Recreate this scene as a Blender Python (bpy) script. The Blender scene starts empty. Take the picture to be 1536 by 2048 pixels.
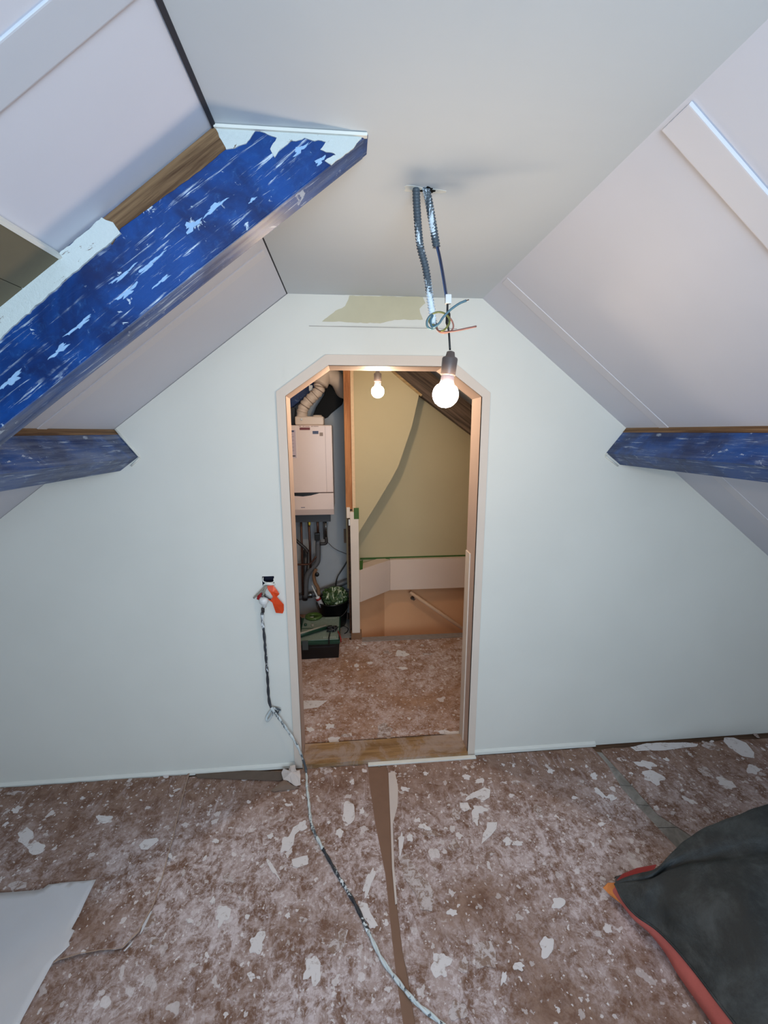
import bpy, bmesh, math, random
from mathutils import Vector, Matrix, Quaternion
from mathutils import noise as mnoise

random.seed(7)
S = bpy.context.scene
COL = S.collection

# ------------------------------------------------------------------ camera
EYE = Vector((0, 0, 1.55))
RX = Vector((0.996172, -0.087415, -0.002773))
FW = Vector((0.085785, 0.978028, -0.190036)).normalized()
F_PX, D = 829.767, 1.7251
def _axes():
    yaw, pitch, roll = 8.750e-02, 1.912e-01, -2.8e-03
    cy, sy, cp, sp, cr, sr = math.cos(yaw), math.sin(yaw), math.cos(pitch), math.sin(pitch), math.cos(roll), math.sin(roll)
    f = Vector((sy*cp, cy*cp, -sp)); r = Vector((cy, -sy, 0)); u = r.cross(f)
    return cr*r + sr*u, cr*u - sr*r, f
RT, UP, FW = _axes()
cam_d = bpy.data.cameras.new('camera'); cam = bpy.data.objects.new('camera', cam_d); COL.objects.link(cam)
cam_d.sensor_fit = 'VERTICAL'; cam_d.sensor_height = 36.0; cam_d.sensor_width = 27.0
cam_d.lens = F_PX * 36.0 / 2048.0; cam_d.clip_start = 0.02
M = Matrix.Identity(4)
for i in range(3):
    M[i][0] = RT[i]; M[i][1] = UP[i]; M[i][2] = -FW[i]; M[i][3] = EYE[i]
cam.matrix_world = M
S.camera = cam

# ------------------------------------------------------------------ world, light, exposure
w = bpy.data.worlds.new('daylight'); S.world = w; w.use_nodes = True
w.node_tree.nodes['Background'].inputs[0].default_value = (0.55, 0.75, 1.0, 1)
w.node_tree.nodes['Background'].inputs[1].default_value = 1.5
S.view_settings.view_transform = 'Standard'; S.view_settings.look = 'None'
S.view_settings.exposure = 0.0; S.view_settings.gamma = 1.0; S.view_settings.use_curve_mapping = False
def area(name, loc, target, sx, sy, energy, col):
    l = bpy.data.lights.new(name, 'AREA'); l.shape = 'RECTANGLE'; l.size = sx; l.size_y = sy
    l.energy = energy; l.color = col
    o = bpy.data.objects.new(name, l); COL.objects.link(o); o.location = loc
    o.rotation_euler = (Vector(target) - Vector(loc)).to_track_quat('-Z', 'Y').to_euler()
    return o
area('window_daylight', (0.18, -1.0, 1.46), (0.08, 1.0, 1.80), 1.0, 0.8, 39.0, (0.64, 0.82, 1.0))
BULB = (1.0, 0.77, 0.54)
BULB_ROOM, BULB_LANDING = 205.0, 390.0

# ------------------------------------------------------------------ geometry of the place
XL, XR, ZC, SLL, SLR = -0.2130, 0.5443, 2.0644, 0.7349, 0.7652
NL = Vector((-SLL, 0, 1)).normalized(); NR = Vector((SLR, 0, 1)).normalized()   # outward normals of the sloping linings
PL0 = Vector((XL, 0, ZC)); PR0 = Vector((XR, 0, ZC))
def hit(u, v, n, p):
    d = RT * ((u - 768) / F_PX) + UP * ((1024 - v) / F_PX) + FW
    n = Vector(n); return EYE + d * ((Vector(p) - EYE).dot(n) / d.dot(n))
def Y(u, v, y): return hit(u, v, (0, 1, 0), (0, y, 0))
def Z(u, v, z=0.0): return hit(u, v, (0, 0, 1), (0, 0, z))
def SL(u, v, off=0.0): return hit(u, v, NL, PL0 - NL * off)
def SR(u, v, off=0.0): return hit(u, v, NR, PR0 - NR * off)
def zl(x): return ZC - SLL * (XL - x)
def zr(x): return ZC - SLR * (x - XR)

# ------------------------------------------------------------------ object helpers
def link(name, me, m, parent=None, smooth=False):
    o = bpy.data.objects.new(name, me); COL.objects.link(o)
    if m is not None: me.materials.append(m)
    if parent is not None:
        o.parent = parent
    if smooth:
        for p in me.polygons: p.use_smooth = True
    return o
def wloc(o):
    v = Vector((0, 0, 0))
    while o is not None: v += Vector(o.location); o = o.parent
    return v
def fin(name, bm, m, parent=None, smooth=False, bevel=0, seg=2, recalc=True):
    if recalc: bmesh.ops.recalc_face_normals(bm, faces=bm.faces)
    if bevel: bmesh.ops.bevel(bm, geom=list(bm.edges), offset=bevel, segments=seg, profile=0.7, affect='EDGES')
    if parent is not None:
        bmesh.ops.translate(bm, verts=bm.verts, vec=-wloc(parent))
    me = bpy.data.meshes.new(name); bm.to_mesh(me); bm.free()
    o = link(name, me, m, parent, smooth)
    if parent is None and abs(sum(1 for _ in me.vertices)) > 0:      # origin to the base of the mesh
        c = Vector((0, 0, 0)); zmin = 1e9
        for v in me.vertices: c += v.co; zmin = min(zmin, v.co.z)
        c /= len(me.vertices); c.z = zmin
        for v in me.vertices: v.co -= c
        o.location = c
    return o
def thing(name, label, cat, loc, group=None):
    o = bpy.data.objects.new(name, None); COL.objects.link(o); o.location = loc
    o.empty_display_size = 0.05
    return tag(o, label, cat, group)
def tag(o, label=None, cat=None, group=None, kind=None):
    if label: o['label'] = label
    if cat: o['category'] = cat
    if group: o['group'] = group
    if kind: o['kind'] = kind
    return o
def struct(o, label):
    o['kind'] = 'structure'; o['label'] = label; o['category'] = o.name.split('_')[0]; return o
def add_box(bm, lo, hi, mat=None):
    r = bmesh.ops.create_cube(bm, size=1)
    lo, hi = Vector(lo), Vector(hi)
    for v in r['verts']:
        v.co = Vector([(lo[i] + hi[i]) / 2 + v.co[i] * (hi[i] - lo[i]) for i in range(3)])
        if mat is not None: v.co = mat @ v.co
    return r['verts']
def box(name, lo, hi, m, parent=None, bevel=0.0, mat=None, seg=2):
    bm = bmesh.new(); add_box(bm, lo, hi, mat); return fin(name, bm, m, parent, bevel=bevel, seg=seg)
def add_prism(bm, pts, vec):
    vec = Vector(vec)
    a = [bm.verts.new(Vector(p)) for p in pts]; b = [bm.verts.new(Vector(p) + vec) for p in pts]
    n = len(pts)
    bm.faces.new(a); bm.faces.new(b[::-1])
    for i in range(n): bm.faces.new((a[i], a[(i+1) % n], b[(i+1) % n], b[i]))
def prism(name, pts, vec, m, parent=None, bevel=0.0):
    bm = bmesh.new(); add_prism(bm, pts, vec)
    o = fin(name, bm, m, parent, bevel=bevel)
    return o
def crom(pts, n):
    pts = [Vector(p) for p in pts]; P = [2*pts[0]-pts[1]] + pts + [2*pts[-1]-pts[-2]]; out = []
    for i in range(1, len(P)-2):
        for k in range(n):
            t = k / n; a, b, c, d = P[i-1], P[i], P[i+1], P[i+2]
            out.append(0.5*((2*b)+(c-a)*t+(2*a-5*b+4*c-d)*t*t+(3*b-a-3*c+d)*t**3))
    out.append(pts[-1]); return out
def add_tube(bm, pts, r, n=10, caps=True):
    pts = [Vector(p) for p in pts]; rs = r if isinstance(r, (list, tuple)) else [r]*len(pts)
    rings = []; t0 = (pts[1]-pts[0]).normalized()
    nrm = t0.orthogonal().normalized()
    for i, p in enumerate(pts):
        t = (pts[min(i+1, len(pts)-1)] - pts[max(i-1, 0)]).normalized()
        nrm = (nrm - t*nrm.dot(t))
        nrm = nrm.normalized() if nrm.length > 1e-6 else t.orthogonal().normalized()
        b = t.cross(nrm)
        rings.append([bm.verts.new(p + (nrm*math.cos(2*math.pi*k/n) + b*math.sin(2*math.pi*k/n))*rs[i]) for k in range(n)])
    for a, b in zip(rings, rings[1:]):
        for k in range(n): bm.faces.new((a[k], a[(k+1) % n], b[(k+1) % n], b[k]))
    if caps: bm.faces.new(rings[0][::-1]); bm.faces.new(rings[-1])
def tube(name, pts, r, m, parent=None, n=10, sub=0):
    if sub: pts = crom(pts, sub)
    bm = bmesh.new(); add_tube(bm, pts, r, n); return fin(name, bm, m, parent, smooth=True)
def add_lathe(bm, prof, c, n=24, rot=None):
    c = Vector(c); rings = []
    for (r, z) in prof:
        ring = []
        for k in range(n):
            v = Vector((r*math.cos(2*math.pi*k/n), r*math.sin(2*math.pi*k/n), z))
            if rot is not None: v = rot @ v
            ring.append(bm.verts.new(c + v))
        rings.append(ring)
    for a, b in zip(rings, rings[1:]):
        for k in range(n): bm.faces.new((a[k], a[(k+1) % n], b[(k+1) % n], b[k]))
    bm.faces.new(rings[0][::-1]); bm.faces.new(rings[-1])
def lathe(name, prof, c, m, parent=None, n=24, rot=None, smooth=True):
    bm = bmesh.new(); add_lathe(bm, prof, c, n, rot); return fin(name, bm, m, parent, smooth=smooth)
def autosmooth(o, ang=35):
    me = o.data
    for p in me.polygons: p.use_smooth = True
    bm = bmesh.new(); bm.from_mesh(me)
    for e in bm.edges:
        if len(e.link_faces) == 2 and e.calc_face_angle(0) > math.radians(ang): e.smooth = False
    bm.to_mesh(me); bm.free(); return o

# ------------------------------------------------------------------ material helpers
def s2l(c):
    return tuple(((x/255)/12.92 if x/255 <= 0.04045 else ((x/255+0.055)/1.055)**2.4) for x in c[:3]) + (1,)
class N:
    def __init__(s, name, rough=0.6):
        s.m = bpy.data.materials.new(name); s.m.use_nodes = True; s.nt = s.m.node_tree
        s.b = s.nt.nodes['Principled BSDF']; s.b.inputs['Roughness'].default_value = rough
        s.tc = s.nt.nodes.new('ShaderNodeTexCoord'); s.geo = s.nt.nodes.new('ShaderNodeNewGeometry')
    def new(s, t, **kw):
        n = s.nt.nodes.new(t)
        for k, v in kw.items(): setattr(n, k, v)
        return n
    def l(s, a, b): s.nt.links.new(a, b)
    def coord(s, scale=(1, 1, 1), world=False, rot=(0, 0, 0)):
        mp = s.new('ShaderNodeMapping'); mp.inputs['Scale'].default_value = scale; mp.inputs['Rotation'].default_value = rot
        s.l(s.geo.outputs['Position'] if world else s.tc.outputs['Object'], mp.inputs[0]); return mp.outputs[0]
    def noise(s, co, scale, detail=4, rough=0.6, dist=0.0, off=0):
        n = s.new('ShaderNodeTexNoise'); n.inputs['Scale'].default_value = scale; n.inputs['Detail'].default_value = detail
        n.inputs['Roughness'].default_value = rough; n.inputs['Distortion'].default_value = dist
        if off:
            a = s.new('ShaderNodeVectorMath', operation='ADD'); a.inputs[1].default_value = (off, off*1.7, off*0.6); s.l(co, a.inputs[0]); co = a.outputs[0]
        s.l(co, n.inputs['Vector']); return n.outputs['Fac']
    def ramp(s, fac, a, b):
        n = s.new('ShaderNodeMapRange'); n.interpolation_type = 'SMOOTHSTEP'
        n.inputs['From Min'].default_value = a; n.inputs['From Max'].default_value = b; s.l(fac, n.inputs['Value']); return n.outputs['Result']
    def math(s, op, a, b=None):
        n = s.new('ShaderNodeMath', operation=op)
        for i, x in enumerate((a, b)):
            if x is None: continue
            if isinstance(x, (int, float)): n.inputs[i].default_value = x
            else: s.l(x, n.inputs[i])
        return n.outputs[0]
    def mix(s, fac, a, b):
        n = s.new('ShaderNodeMix', data_type='RGBA')
        for sock, x in ((n.inputs['Factor'], fac), (n.inputs['A'], a), (n.inputs['B'], b)):
            if isinstance(x, (int, float, tuple)): sock.default_value = x
            else: s.l(x, sock)
        return n.outputs['Result']
    def color(s, c):
        if isinstance(c, tuple): s.b.inputs['Base Color'].default_value = c
        else: s.l(c, s.b.inputs['Base Color'])
    def bump(s, h, strength=0.3, dist=0.002):
        n = s.new('ShaderNodeBump'); n.inputs['Strength'].default_value = strength; n.inputs['Distance'].default_value = dist
        s.l(h, n.inputs['Height']); s.l(n.outputs[0], s.b.inputs['Normal'])
    def spec(s, v): s.b.inputs['Specular IOR Level'].default_value = v; return s
def plain(name, rgb, rough=0.55, var=0.06, scale=25, bump=0.0, metal=0.0, spec=0.5, world=False):
    n = N(name, rough); co = n.coord(world=world); f = n.noise(co, scale, 5)
    c = s2l(rgb); d = tuple(x*(1-var*2) for x in c[:3]) + (1,); e = tuple(min(1, x*(1+var)) for x in c[:3]) + (1,)
    n.color(n.mix(f, d, e)); n.b.inputs['Metallic'].default_value = metal; n.spec(spec)
    if bump: n.bump(n.noise(co, scale*4, 3), bump, 0.001)
    return n.m

def wall_mat(name, rgb, rough=0.75):
    n = N(name, rough); co = n.coord(world=True)
    a = n.noise(co, 3.0, 4, 0.5); c = s2l(rgb)
    n.color(n.mix(n.ramp(a, .3, .7), tuple(x*0.965 for x in c[:3])+(1,), c)); n.spec(0.3)
    n.bump(n.noise(co, 260, 3, 0.6), 0.12, 0.0006); return n.m
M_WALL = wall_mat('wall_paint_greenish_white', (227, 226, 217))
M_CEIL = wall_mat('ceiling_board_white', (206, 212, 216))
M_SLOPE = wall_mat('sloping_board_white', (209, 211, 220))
M_STRIP = wall_mat('joint_filler_white', (214, 214, 220))
M_STRIPG = wall_mat('greyish_filler', (196, 200, 208))
M_CASING = wall_mat('door_frame_primer', (222, 207, 192), 0.55)
M_LINING = wall_mat('door_lining_primer', (196, 172, 158), 0.6)
M_CREAM = wall_mat('cream_wall_paint', (192, 176, 140))
M_STAIRP = wall_mat('stair_panel_primer', (220, 196, 178), 0.6)
M_GREY = wall_mat('grey_plaster', (172, 176, 180))
M_STAIRL = wall_mat('lower_stair_wall', (226, 170, 124))  # orange of the light from downstairs is put into this wall colour

def wood(name, c1, c2, stretch=(2, 60, 60), world=False, rough=0.7, rot=(0, 0, 0)):
    n = N(name, rough); co = n.coord(stretch, world, rot); f = n.noise(co, 1.0, 6, 0.65, 0.6)
    g = n.noise(co, 4.0, 3, 0.5)
    n.color(n.mix(n.ramp(f, .3, .7), s2l(c1), s2l(c2))); n.bump(g, 0.35, 0.002); n.spec(0.3); return n.m
M_WOODBROWN = wood('bare_brown_timber', (72, 48, 28), (142, 112, 80))
M_WOODORANGE = wood('orange_pine_stud', (140, 84, 46), (194, 132, 84), (30, 30, 2), True)
M_WOODDARK = wood('dark_old_timber', (58, 46, 38), (112, 92, 76))
M_WOODSILL = wood('threshold_oak', (112, 78, 44), (158, 120, 76), (3, 50, 50), True)
_n = N('dusty_threshold_oak', .75); _c = _n.coord((3, 45, 45), True); _i = _n.coord((1, 1, 1), True)
_b = _n.mix(_n.ramp(_n.noise(_c, 1, 6, .65, .5), .3, .7), s2l((122, 90, 56)), s2l((166, 130, 88)))
_n.color(_n.mix(_n.math('MULTIPLY', _n.ramp(_n.noise(_i, 7, 7, .75, .6), .42, .62), .75), _b, s2l((170, 150, 138)))); _n.spec(.3); _n.bump(_n.noise(_c, 1, 5), .3, .002)
M_WOODSILL = _n.m
M_SUB = wood('subfloor_board', (70, 50, 36), (110, 82, 60), (3, 40, 40), True)
M_GREYBOARD = wood('grey_floor_strip', (120, 114, 106), (160, 154, 146), (10, 10, 10), True)

def blue_mat(name, strong=1.0, washed=0.0):
    n = N(name, 0.42)
    co = n.coord((4, 60, 60)); iso = n.coord((1, 1, 1))
    scr = n.noise(co, 1.6, 8, 0.72, 0.5)
    patch = n.noise(iso, 7, 4, 0.6, 0.8); fine = n.noise(iso, 55, 6, 0.75, 0.6, off=3.1); sm = n.noise(iso, 16, 6, 0.7, 1.8, off=9.0)
    base = n.mix(n.ramp(patch, .35, .7), s2l((0, 32, 84)), s2l((3, 66, 138)))
    base = n.mix(n.math('MULTIPLY', n.ramp(fine, .5, .75), 0.4), base, s2l((40, 96, 160)))
    if washed: base = n.mix(n.math('MULTIPLY', n.ramp(n.noise(co, .8, 7, .7, .4, off=5), .35, .7), washed), base, s2l((128, 138, 156)))
    m1 = n.math('MULTIPLY', n.ramp(scr, .555, .64), n.ramp(patch, .42, .6))
    m2 = n.math('MULTIPLY', n.ramp(sm, .62, .67), 0.9)
    m3 = n.math('MULTIPLY', n.ramp(fine, .66, .72), n.ramp(patch, .4, .6))
    m = n.math('MAXIMUM', n.math('MAXIMUM', m1, m2), n.math('MULTIPLY', m3, .6))
    m = n.math('MULTIPLY', m, strong)
    n.color(n.mix(m, base, s2l((206, 222, 236)))); n.spec(0.45)
    n.bump(n.math('ADD', scr, n.math('MULTIPLY', m, 0.7)), 0.35, 0.0016); return n.m
M_BLUE = blue_mat('blue_paint_on_beam', 0.9)
M_BLUEWASH = blue_mat('scuffed_blue_paint', 0.55, 0.55)
M_BLUEDARK = blue_mat('dark_blue_paint', 0.35, 0.1)

def plaster_mat():
    n = N('rough_white_plaster', 0.8); co = n.coord((1, 1, 1)); co2 = n.coord((20, 70, 70))
    f = n.noise(co2, 1.4, 5, .7, .5); g = n.noise(co, 120, 4, .7)
    m = n.math('MULTIPLY', n.ramp(f, .60, .66), n.ramp(g, .42, .55))
    n.color(n.mix(m, s2l((206, 214, 212)), s2l((112, 92, 76)))); n.bump(n.noise(co, 90, 6, .75), 0.9, 0.003); return n.m
M_PLASTER = plaster_mat()

def cardboard(name, dust=1.0, warm=0.0, world_off=0.0, clean_edge=True):
    n = N(name, 0.85); co = n.coord((1, 1, 1), True)
    if world_off:
        a = n.new('ShaderNodeVectorMath', operation='ADD'); a.inputs[1].default_value = (world_off, world_off*.7, 0); n.l(co, a.inputs[0]); co = a.outputs[0]
    big = n.noise(co, 2.2, 3, .55, .4); mid = n.noise(co, 14, 9, .78, .5, off=4); fine = n.noise(co, 60, 6, .75, .5, off=2)
    gr = n.noise(n.coord((1, 1, 1), True), 220, 3, .6, off=1)
    b1 = s2l((116, 86, 70)) if not warm else s2l((138, 100, 76)); b2 = s2l((150, 122, 106)) if not warm else s2l((170, 132, 106))
    base = n.mix(n.ramp(mid, .35, .65), b1, b2)
    d1 = n.math('MULTIPLY', n.ramp(big, .30, .62), n.ramp(mid, .42, .60))
    d2 = n.math('MULTIPLY', n.ramp(fine, .47, .60), n.ramp(big, .25, .6))
    dd = n.math('MULTIPLY', n.math('ADD', n.math('MULTIPLY', d1, .62), n.math('MULTIPLY', d2, .52)), dust)
    if clean_edge:   # the dust thins out towards the end wall
        sp = n.new('ShaderNodeSeparateXYZ'); n.l(n.geo.outputs['Position'], sp.inputs[0])
        dd = n.math('MULTIPLY', dd, n.ramp(n.math('ADD', sp.outputs['Y'], n.math('MULTIPLY', big, .5)), 1.98, 1.55))
    st = n.noise(n.coord((30, 9, 30), True, (0, 0, .5)), 1.0, 7, .75, 1.0, off=6+world_off)
    dd = n.math('ADD', dd, n.math('MULTIPLY', n.math('MULTIPLY', n.ramp(st, .5, .66), n.ramp(big, .3, .6)), .45*dust))
    col = n.mix(n.math('MINIMUM', dd, .9), base, s2l((208, 194, 194)))
    # spilt flecks of plaster, three sizes
    acc = None
    for (sc, th, ds, pr) in ((11, .24, .9, .50), (26, .30, 1.1, .42), (55, .33, 1.2, .46), (110, .34, 1.2, .62)):
        v = n.new('ShaderNodeTexVoronoi'); v.inputs['Scale'].default_value = sc; v.inputs['Randomness'].default_value = 1.0
        ad = n.new('ShaderNodeVectorMath', operation='ADD'); nc = n.new('ShaderNodeTexNoise'); nc.inputs['Scale'].default_value = sc*1.7; nc.inputs['Detail'].default_value = 3
        n.l(co, nc.inputs['Vector'])
        mu = n.new('ShaderNodeVectorMath', operation='MULTIPLY'); mu.inputs[1].default_value = (ds/sc, ds/sc, 0); n.l(nc.outputs['Color'], mu.inputs[0])
        n.l(co, ad.inputs[0]); n.l(mu.outputs[0], ad.inputs[1])
        fl = n.new('ShaderNodeVectorMath', operation='MULTIPLY'); fl.inputs[1].default_value = (1, 1, 0); n.l(ad.outputs[0], fl.inputs[0])
        n.l(fl.outputs[0], v.inputs['Vector'])
        sc_ = n.new('ShaderNodeSeparateColor'); n.l(v.outputs['Color'], sc_.inputs[0])
        rad = n.math('MULTIPLY', n.ramp(sc_.outputs['Red'], pr, 1.0), th)
        mk = n.math('SUBTRACT', rad, v.outputs['Distance']); mk = n.ramp(mk, 0.0, .03)
        mk = n.math('MULTIPLY', mk, n.math('ADD', .35, n.math('MULTIPLY', sc_.outputs['Green'], .55)))
        acc = mk if acc is None else n.math('MAXIMUM', acc, mk)
    col = n.mix(acc, col, s2l((222, 214, 212)))
    n.color(col); n.spec(0.2)
    n.bump(n.math('ADD', n.math('MULTIPLY', mid, .6), n.math('ADD', n.math('MULTIPLY', acc, .5), n.math('MULTIPLY', gr, .25))), 0.5, 0.002)
    return n.m
M_CARD = cardboard('dusty_cardboard')
M_CARD2 = cardboard('dusty_cardboard_right', 0.85, 0, 3.3)
M_CARD3 = cardboard('dusty_cardboard_left', 0.8, 0, 5.1)
M_CARDW = cardboard('brown_cardboard_landing', 0.75, 1, 7.7, False)
M_CARDCLEAN = plain('clean_brown_cardboard', (128, 97, 78), 0.85, .08, 14, .3, world=True)
def patchy(name, c, c2, lo, hi):
    n = N(name, .85); co = n.coord((1, 1, 1), True); f = n.noise(co, 45, 7, .75, .6); n.color(n.mix(n.ramp(f, lo, hi), s2l(c2), s2l(c))); n.bump(f, .4, .001); n.spec(.2); return n.m
M_SPLAT = patchy('dried_plaster_splash', (218, 211, 209), (160, 140, 130), .32, .46)
M_SPLAT2 = patchy('thin_plaster_smear', (196, 184, 181), (142, 118, 104), .42, .56)
M_PAPER = plain('white_paper', (206, 204, 206), 0.8, .03, 10, .2, world=True)
M_PAPERPINK = plain('pinkish_paper', (205, 192, 184), 0.8, .04, 20, .2, world=True)
M_OLIVE = plain('olive_backer_board', (112, 104, 82), 0.8, .05, 20, .2)
M_FILLER = plain('beige_filler', (202, 196, 168), 0.8, .07, 9, .2, world=True)
M_BLACKGAP = plain('dark_gap', (38, 38, 46), 0.8, .02)
M_BLACKP = plain('black_plastic', (16, 17, 18), 0.35, .1, 30)
M_BLACKFOIL = plain('black_foil', (5, 5, 6), 0.6, .1, 30, spec=.15)
M_SOCKET = plain('brown_grey_bakelite', (92, 80, 76), 0.35, .04)
M_BULBNECK = plain('white_bulb_collar', (150, 138, 146), 0.4, .02)
M_WHITEPL = plain('white_plastic', (224, 224, 222), 0.4, .03)
M_BOILER = plain('boiler_enamel', (228, 206, 196), 0.32, .02, 8)
M_FLUE = plain('cream_flue_pvc', (214, 194, 176), 0.4, .03, 10)
M_RED = plain('red_plastic', (150, 22, 24), 0.45, .05)
M_DKRED = plain('dark_red_sticker', (106, 22, 26), 0.5, .05)
M_NAVY = plain('navy_sticker', (56, 66, 98), 0.5, .05)
M_STICK = plain('paper_sticker', (196, 178, 186), 0.6, .06, 60)
M_COPPER = plain('dull_copper', (88, 58, 46), 0.4, .15, 30, metal=0.5)
M_STEEL = plain('steel', (120, 118, 116), 0.25, .1, 30, metal=0.9)
M_GREYPIPE = plain('grey_pvc_pipe', (92, 92, 94), 0.45, .08)
M_DKPIPE = plain('dark_pipe', (48, 44, 44), 0.45, .1)
M_GREEN = plain('masking_tape_green', (58, 94, 26), 0.6, .08)
M_GREENDK = plain('dark_green_plastic', (24, 62, 46), 0.4, .15, 40)
M_LIDGREY = plain('grey_green_lid', (128, 142, 130), 0.5, .15, 60)
M_LIME = plain('moss_green_plastic', (66, 92, 34), 0.45, .15, 30)
M_ORANGE = plain('orange_plastic_tape', (226, 72, 26), 0.3, .12, 30)
M_ORANGE2 = plain('orange_cloth_edge', (214, 132, 70), 0.8, .06)
M_ORANGECAB = plain('dusty_silver_tube', (150, 146, 132), 0.5, .2, 60)
M_YEL = plain('yellow_valve', (196, 178, 60), 0.5, .05)
M_WIREB = plain('blue_wire', (58, 78, 118), 0.4, .05)
M_WIREG = plain('green_yellow_wire', (128, 128, 66), 0.4, .3, 70)
M_WIREGB = plain('teal_wire', (72, 108, 122), 0.4, .15, 70)
M_WIREBR = plain('brown_wire', (130, 84, 72), 0.4, .05)
M_BROWNBLK = plain('brown_block', (132, 96, 68), 0.8, .1)

def bag_mat():
    n = N('dusty_black_tarpaulin', 0.55); co = n.coord((1, 1, 1)); a = n.noise(co, 6, 8, .7, .25); b = n.noise(co, 300, 2, .6)
    n.color(n.mix(n.ramp(a, .38, .72), s2l((36, 39, 39)), s2l((74, 78, 78)))); n.spec(.35)
    n.bump(n.math('ADD', n.noise(co, 10, 6, .65, .2), n.math('MULTIPLY', b, .1)), .6, .012); return n.m
M_BAG = bag_mat()
M_BAGRED = plain('red_bag_lining', (206, 108, 98), 0.75, .1, 30, .4)
M_BAGDRED = plain('dark_red_bag_lining', (150, 40, 36), 0.75, .1, 30, .4)

def spatter(name, base, white=(222, 228, 230), th=.5, sc=60, off=0.0, stretch=(1, 1, .35)):
    n = N(name, 0.5); co = n.coord(stretch, True); f = n.noise(co, sc, 5, .7, .5, off=off); g = n.noise(co, sc*.18, 2, .5, off=off+2)
    m = n.ramp(n.math('ADD', n.math('MULTIPLY', f, .5), n.math('MULTIPLY', g, .5)), th, th+.03)
    n.color(n.mix(m, s2l(base), s2l(white))); return n.m
M_CABLE = spatter('plaster_spattered_cable', (50, 54, 60), th=.55, sc=70)
M_CABLEW = spatter('plaster_coated_cable', (84, 92, 98), (204, 212, 212), th=.44, sc=70, off=3)
M_CONDUIT = spatter('grey_corrugated_conduit', (74, 84, 92), th=.60, sc=45)
M_CONDUITW = spatter('painted_conduit', (74, 84, 92), (220, 232, 240), th=.535, sc=48)

def emit(name, col, strength):
    n = N(name); n.b.inputs['Base Color'].default_value = (1, 1, 1, 1)
    n.b.inputs['Emission Color'].default_value = col + (1,); n.b.inputs['Emission Strength'].default_value = strength; return n.m
M_GLOW_ROOM = emit('warm_bulb_glass', BULB, BULB_ROOM)
M_GLOW_LAND = emit('warm_bulb_glass_landing', BULB, BULB_LANDING)

# ================================================================== STRUCTURE
YF = -1.05; ZK = 0.45                      # front wall behind the camera; knee-wall height
XKL = XL - (ZC-ZK)/SLL; XKR = XR + (ZC-ZK)/SLR
WT0, WT1 = D, 1.85                          # end wall thickness
YB = 3.42                                   # back of the landing
T = 0.05
# floor: room, doorway and landing; an open stairwell behind the landing edge
bm = bmesh.new()
add_box(bm, (XKL-.1, YF-.1, -.06), (XKR+.1, WT1, -.004))
add_box(bm, (XKL-.1, WT1, -.06), (XKR+.1, 2.93, -.004))
add_box(bm, (XKL-.1, 2.93, -.06), (0.02, YB, -.004))
floor = struct(fin('floor', bm, M_SUB), 'brown boarded attic floor under the cardboard sheets')
# ceiling
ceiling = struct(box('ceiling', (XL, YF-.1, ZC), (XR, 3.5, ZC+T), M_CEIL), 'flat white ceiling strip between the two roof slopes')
# roof slopes
def slope(name, x0, zf, xk, nrm, m, label):
    a = Vector((x0, YF-.1, ZC)); b = Vector((xk, YF-.1, ZK)); up = nrm * T
    bm = bmesh.new(); add_prism(bm, [a, b, b+up, a+up], (0, 3.6-YF, 0)); return struct(fin(name, bm, m), label)
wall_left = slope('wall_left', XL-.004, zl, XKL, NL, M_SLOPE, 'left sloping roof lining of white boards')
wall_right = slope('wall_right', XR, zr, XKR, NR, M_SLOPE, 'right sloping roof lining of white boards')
# dark open joint between ceiling and left slope
prism('joint_gap', [(XL-.0045, YF, ZC-.0004), (XL+.0005, YF, ZC+.0010), (XL+.0005, YF, ZC+.02), (XL-.006, YF, ZC+.02)], (0, 4.5, 0), M_BLACKGAP, ceiling)
bm = bmesh.new()
add_prism(bm, [(XL+.001, YF, ZC-.0022), (XL-.0055, YF, zl(XL-.0055)-.0022), (XL-.0055, YF, zl(XL-.0055)+.002), (XL+.001, YF, ZC+.002)], (0, .843-YF, 0))
fin('joint_gap', bm, M_BLACKGAP, ceiling)
# knee walls
struct(box('wall_knee_left', (XKL-.05, YF-.1, 0), (XKL, 3.5, ZK+.04), M_SLOPE), 'low white knee wall at the foot of the left slope')
struct(box('wall_knee_right', (XKR, YF-.1, 0), (XKR+.05, 3.5, ZK+.04), M_SLOPE), 'low white knee wall at the foot of the right slope')
# end wall with the chamfered doorway and a small socket hole
DL, DR, DT, DC, CL, CR = -0.2724, 0.5893, 1.8456, 1.705, -0.0749, 0.4049
IL, IR, IT, ICZ, ICL, ICR = -0.2375, 0.5550, 1.806, 1.689, -0.066, 0.392
HX0, HX1, HZ0, HZ1 = -.372, -.322, .905, .945
def extrude_fill(loops, y0, y1):
    bm = bmesh.new(); edges = []
    for L in loops:
        vs = [bm.verts.new((x, y0, z)) for x, z in L]
        edges += [bm.edges.new((vs[i], vs[(i+1) % len(vs)])) for i in range(len(vs))]
    r = bmesh.ops.triangle_fill(bm, edges=edges, use_beauty=True)
    fs = [f for f in bm.faces]
    e = bmesh.ops.extrude_face_region(bm, geom=fs)
    bmesh.ops.translate(bm, verts=[v for v in e['geom'] if isinstance(v, bmesh.types.BMVert)], vec=(0, y1-y0, 0))
    return bm
outer = [(XKL, 0), (IL-.012, 0), (IL-.012, ICZ+.004), (ICL-.006, IT+.012), (ICR+.006, IT+.012), (IR+.012, ICZ+.004), (IR+.012, 0), (XKR, 0), (XKR, ZK), (XR, ZC), (XL, ZC), (XKL, ZK)]
hole = [(HX0, HZ0), (HX0, HZ1), (HX1, HZ1), (HX1, HZ0)]
wall_back = struct(fin('wall_back', extrude_fill([outer, hole], WT0, WT1-.005), M_WALL), 'greenish white painted end wall around the doorway')
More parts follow.
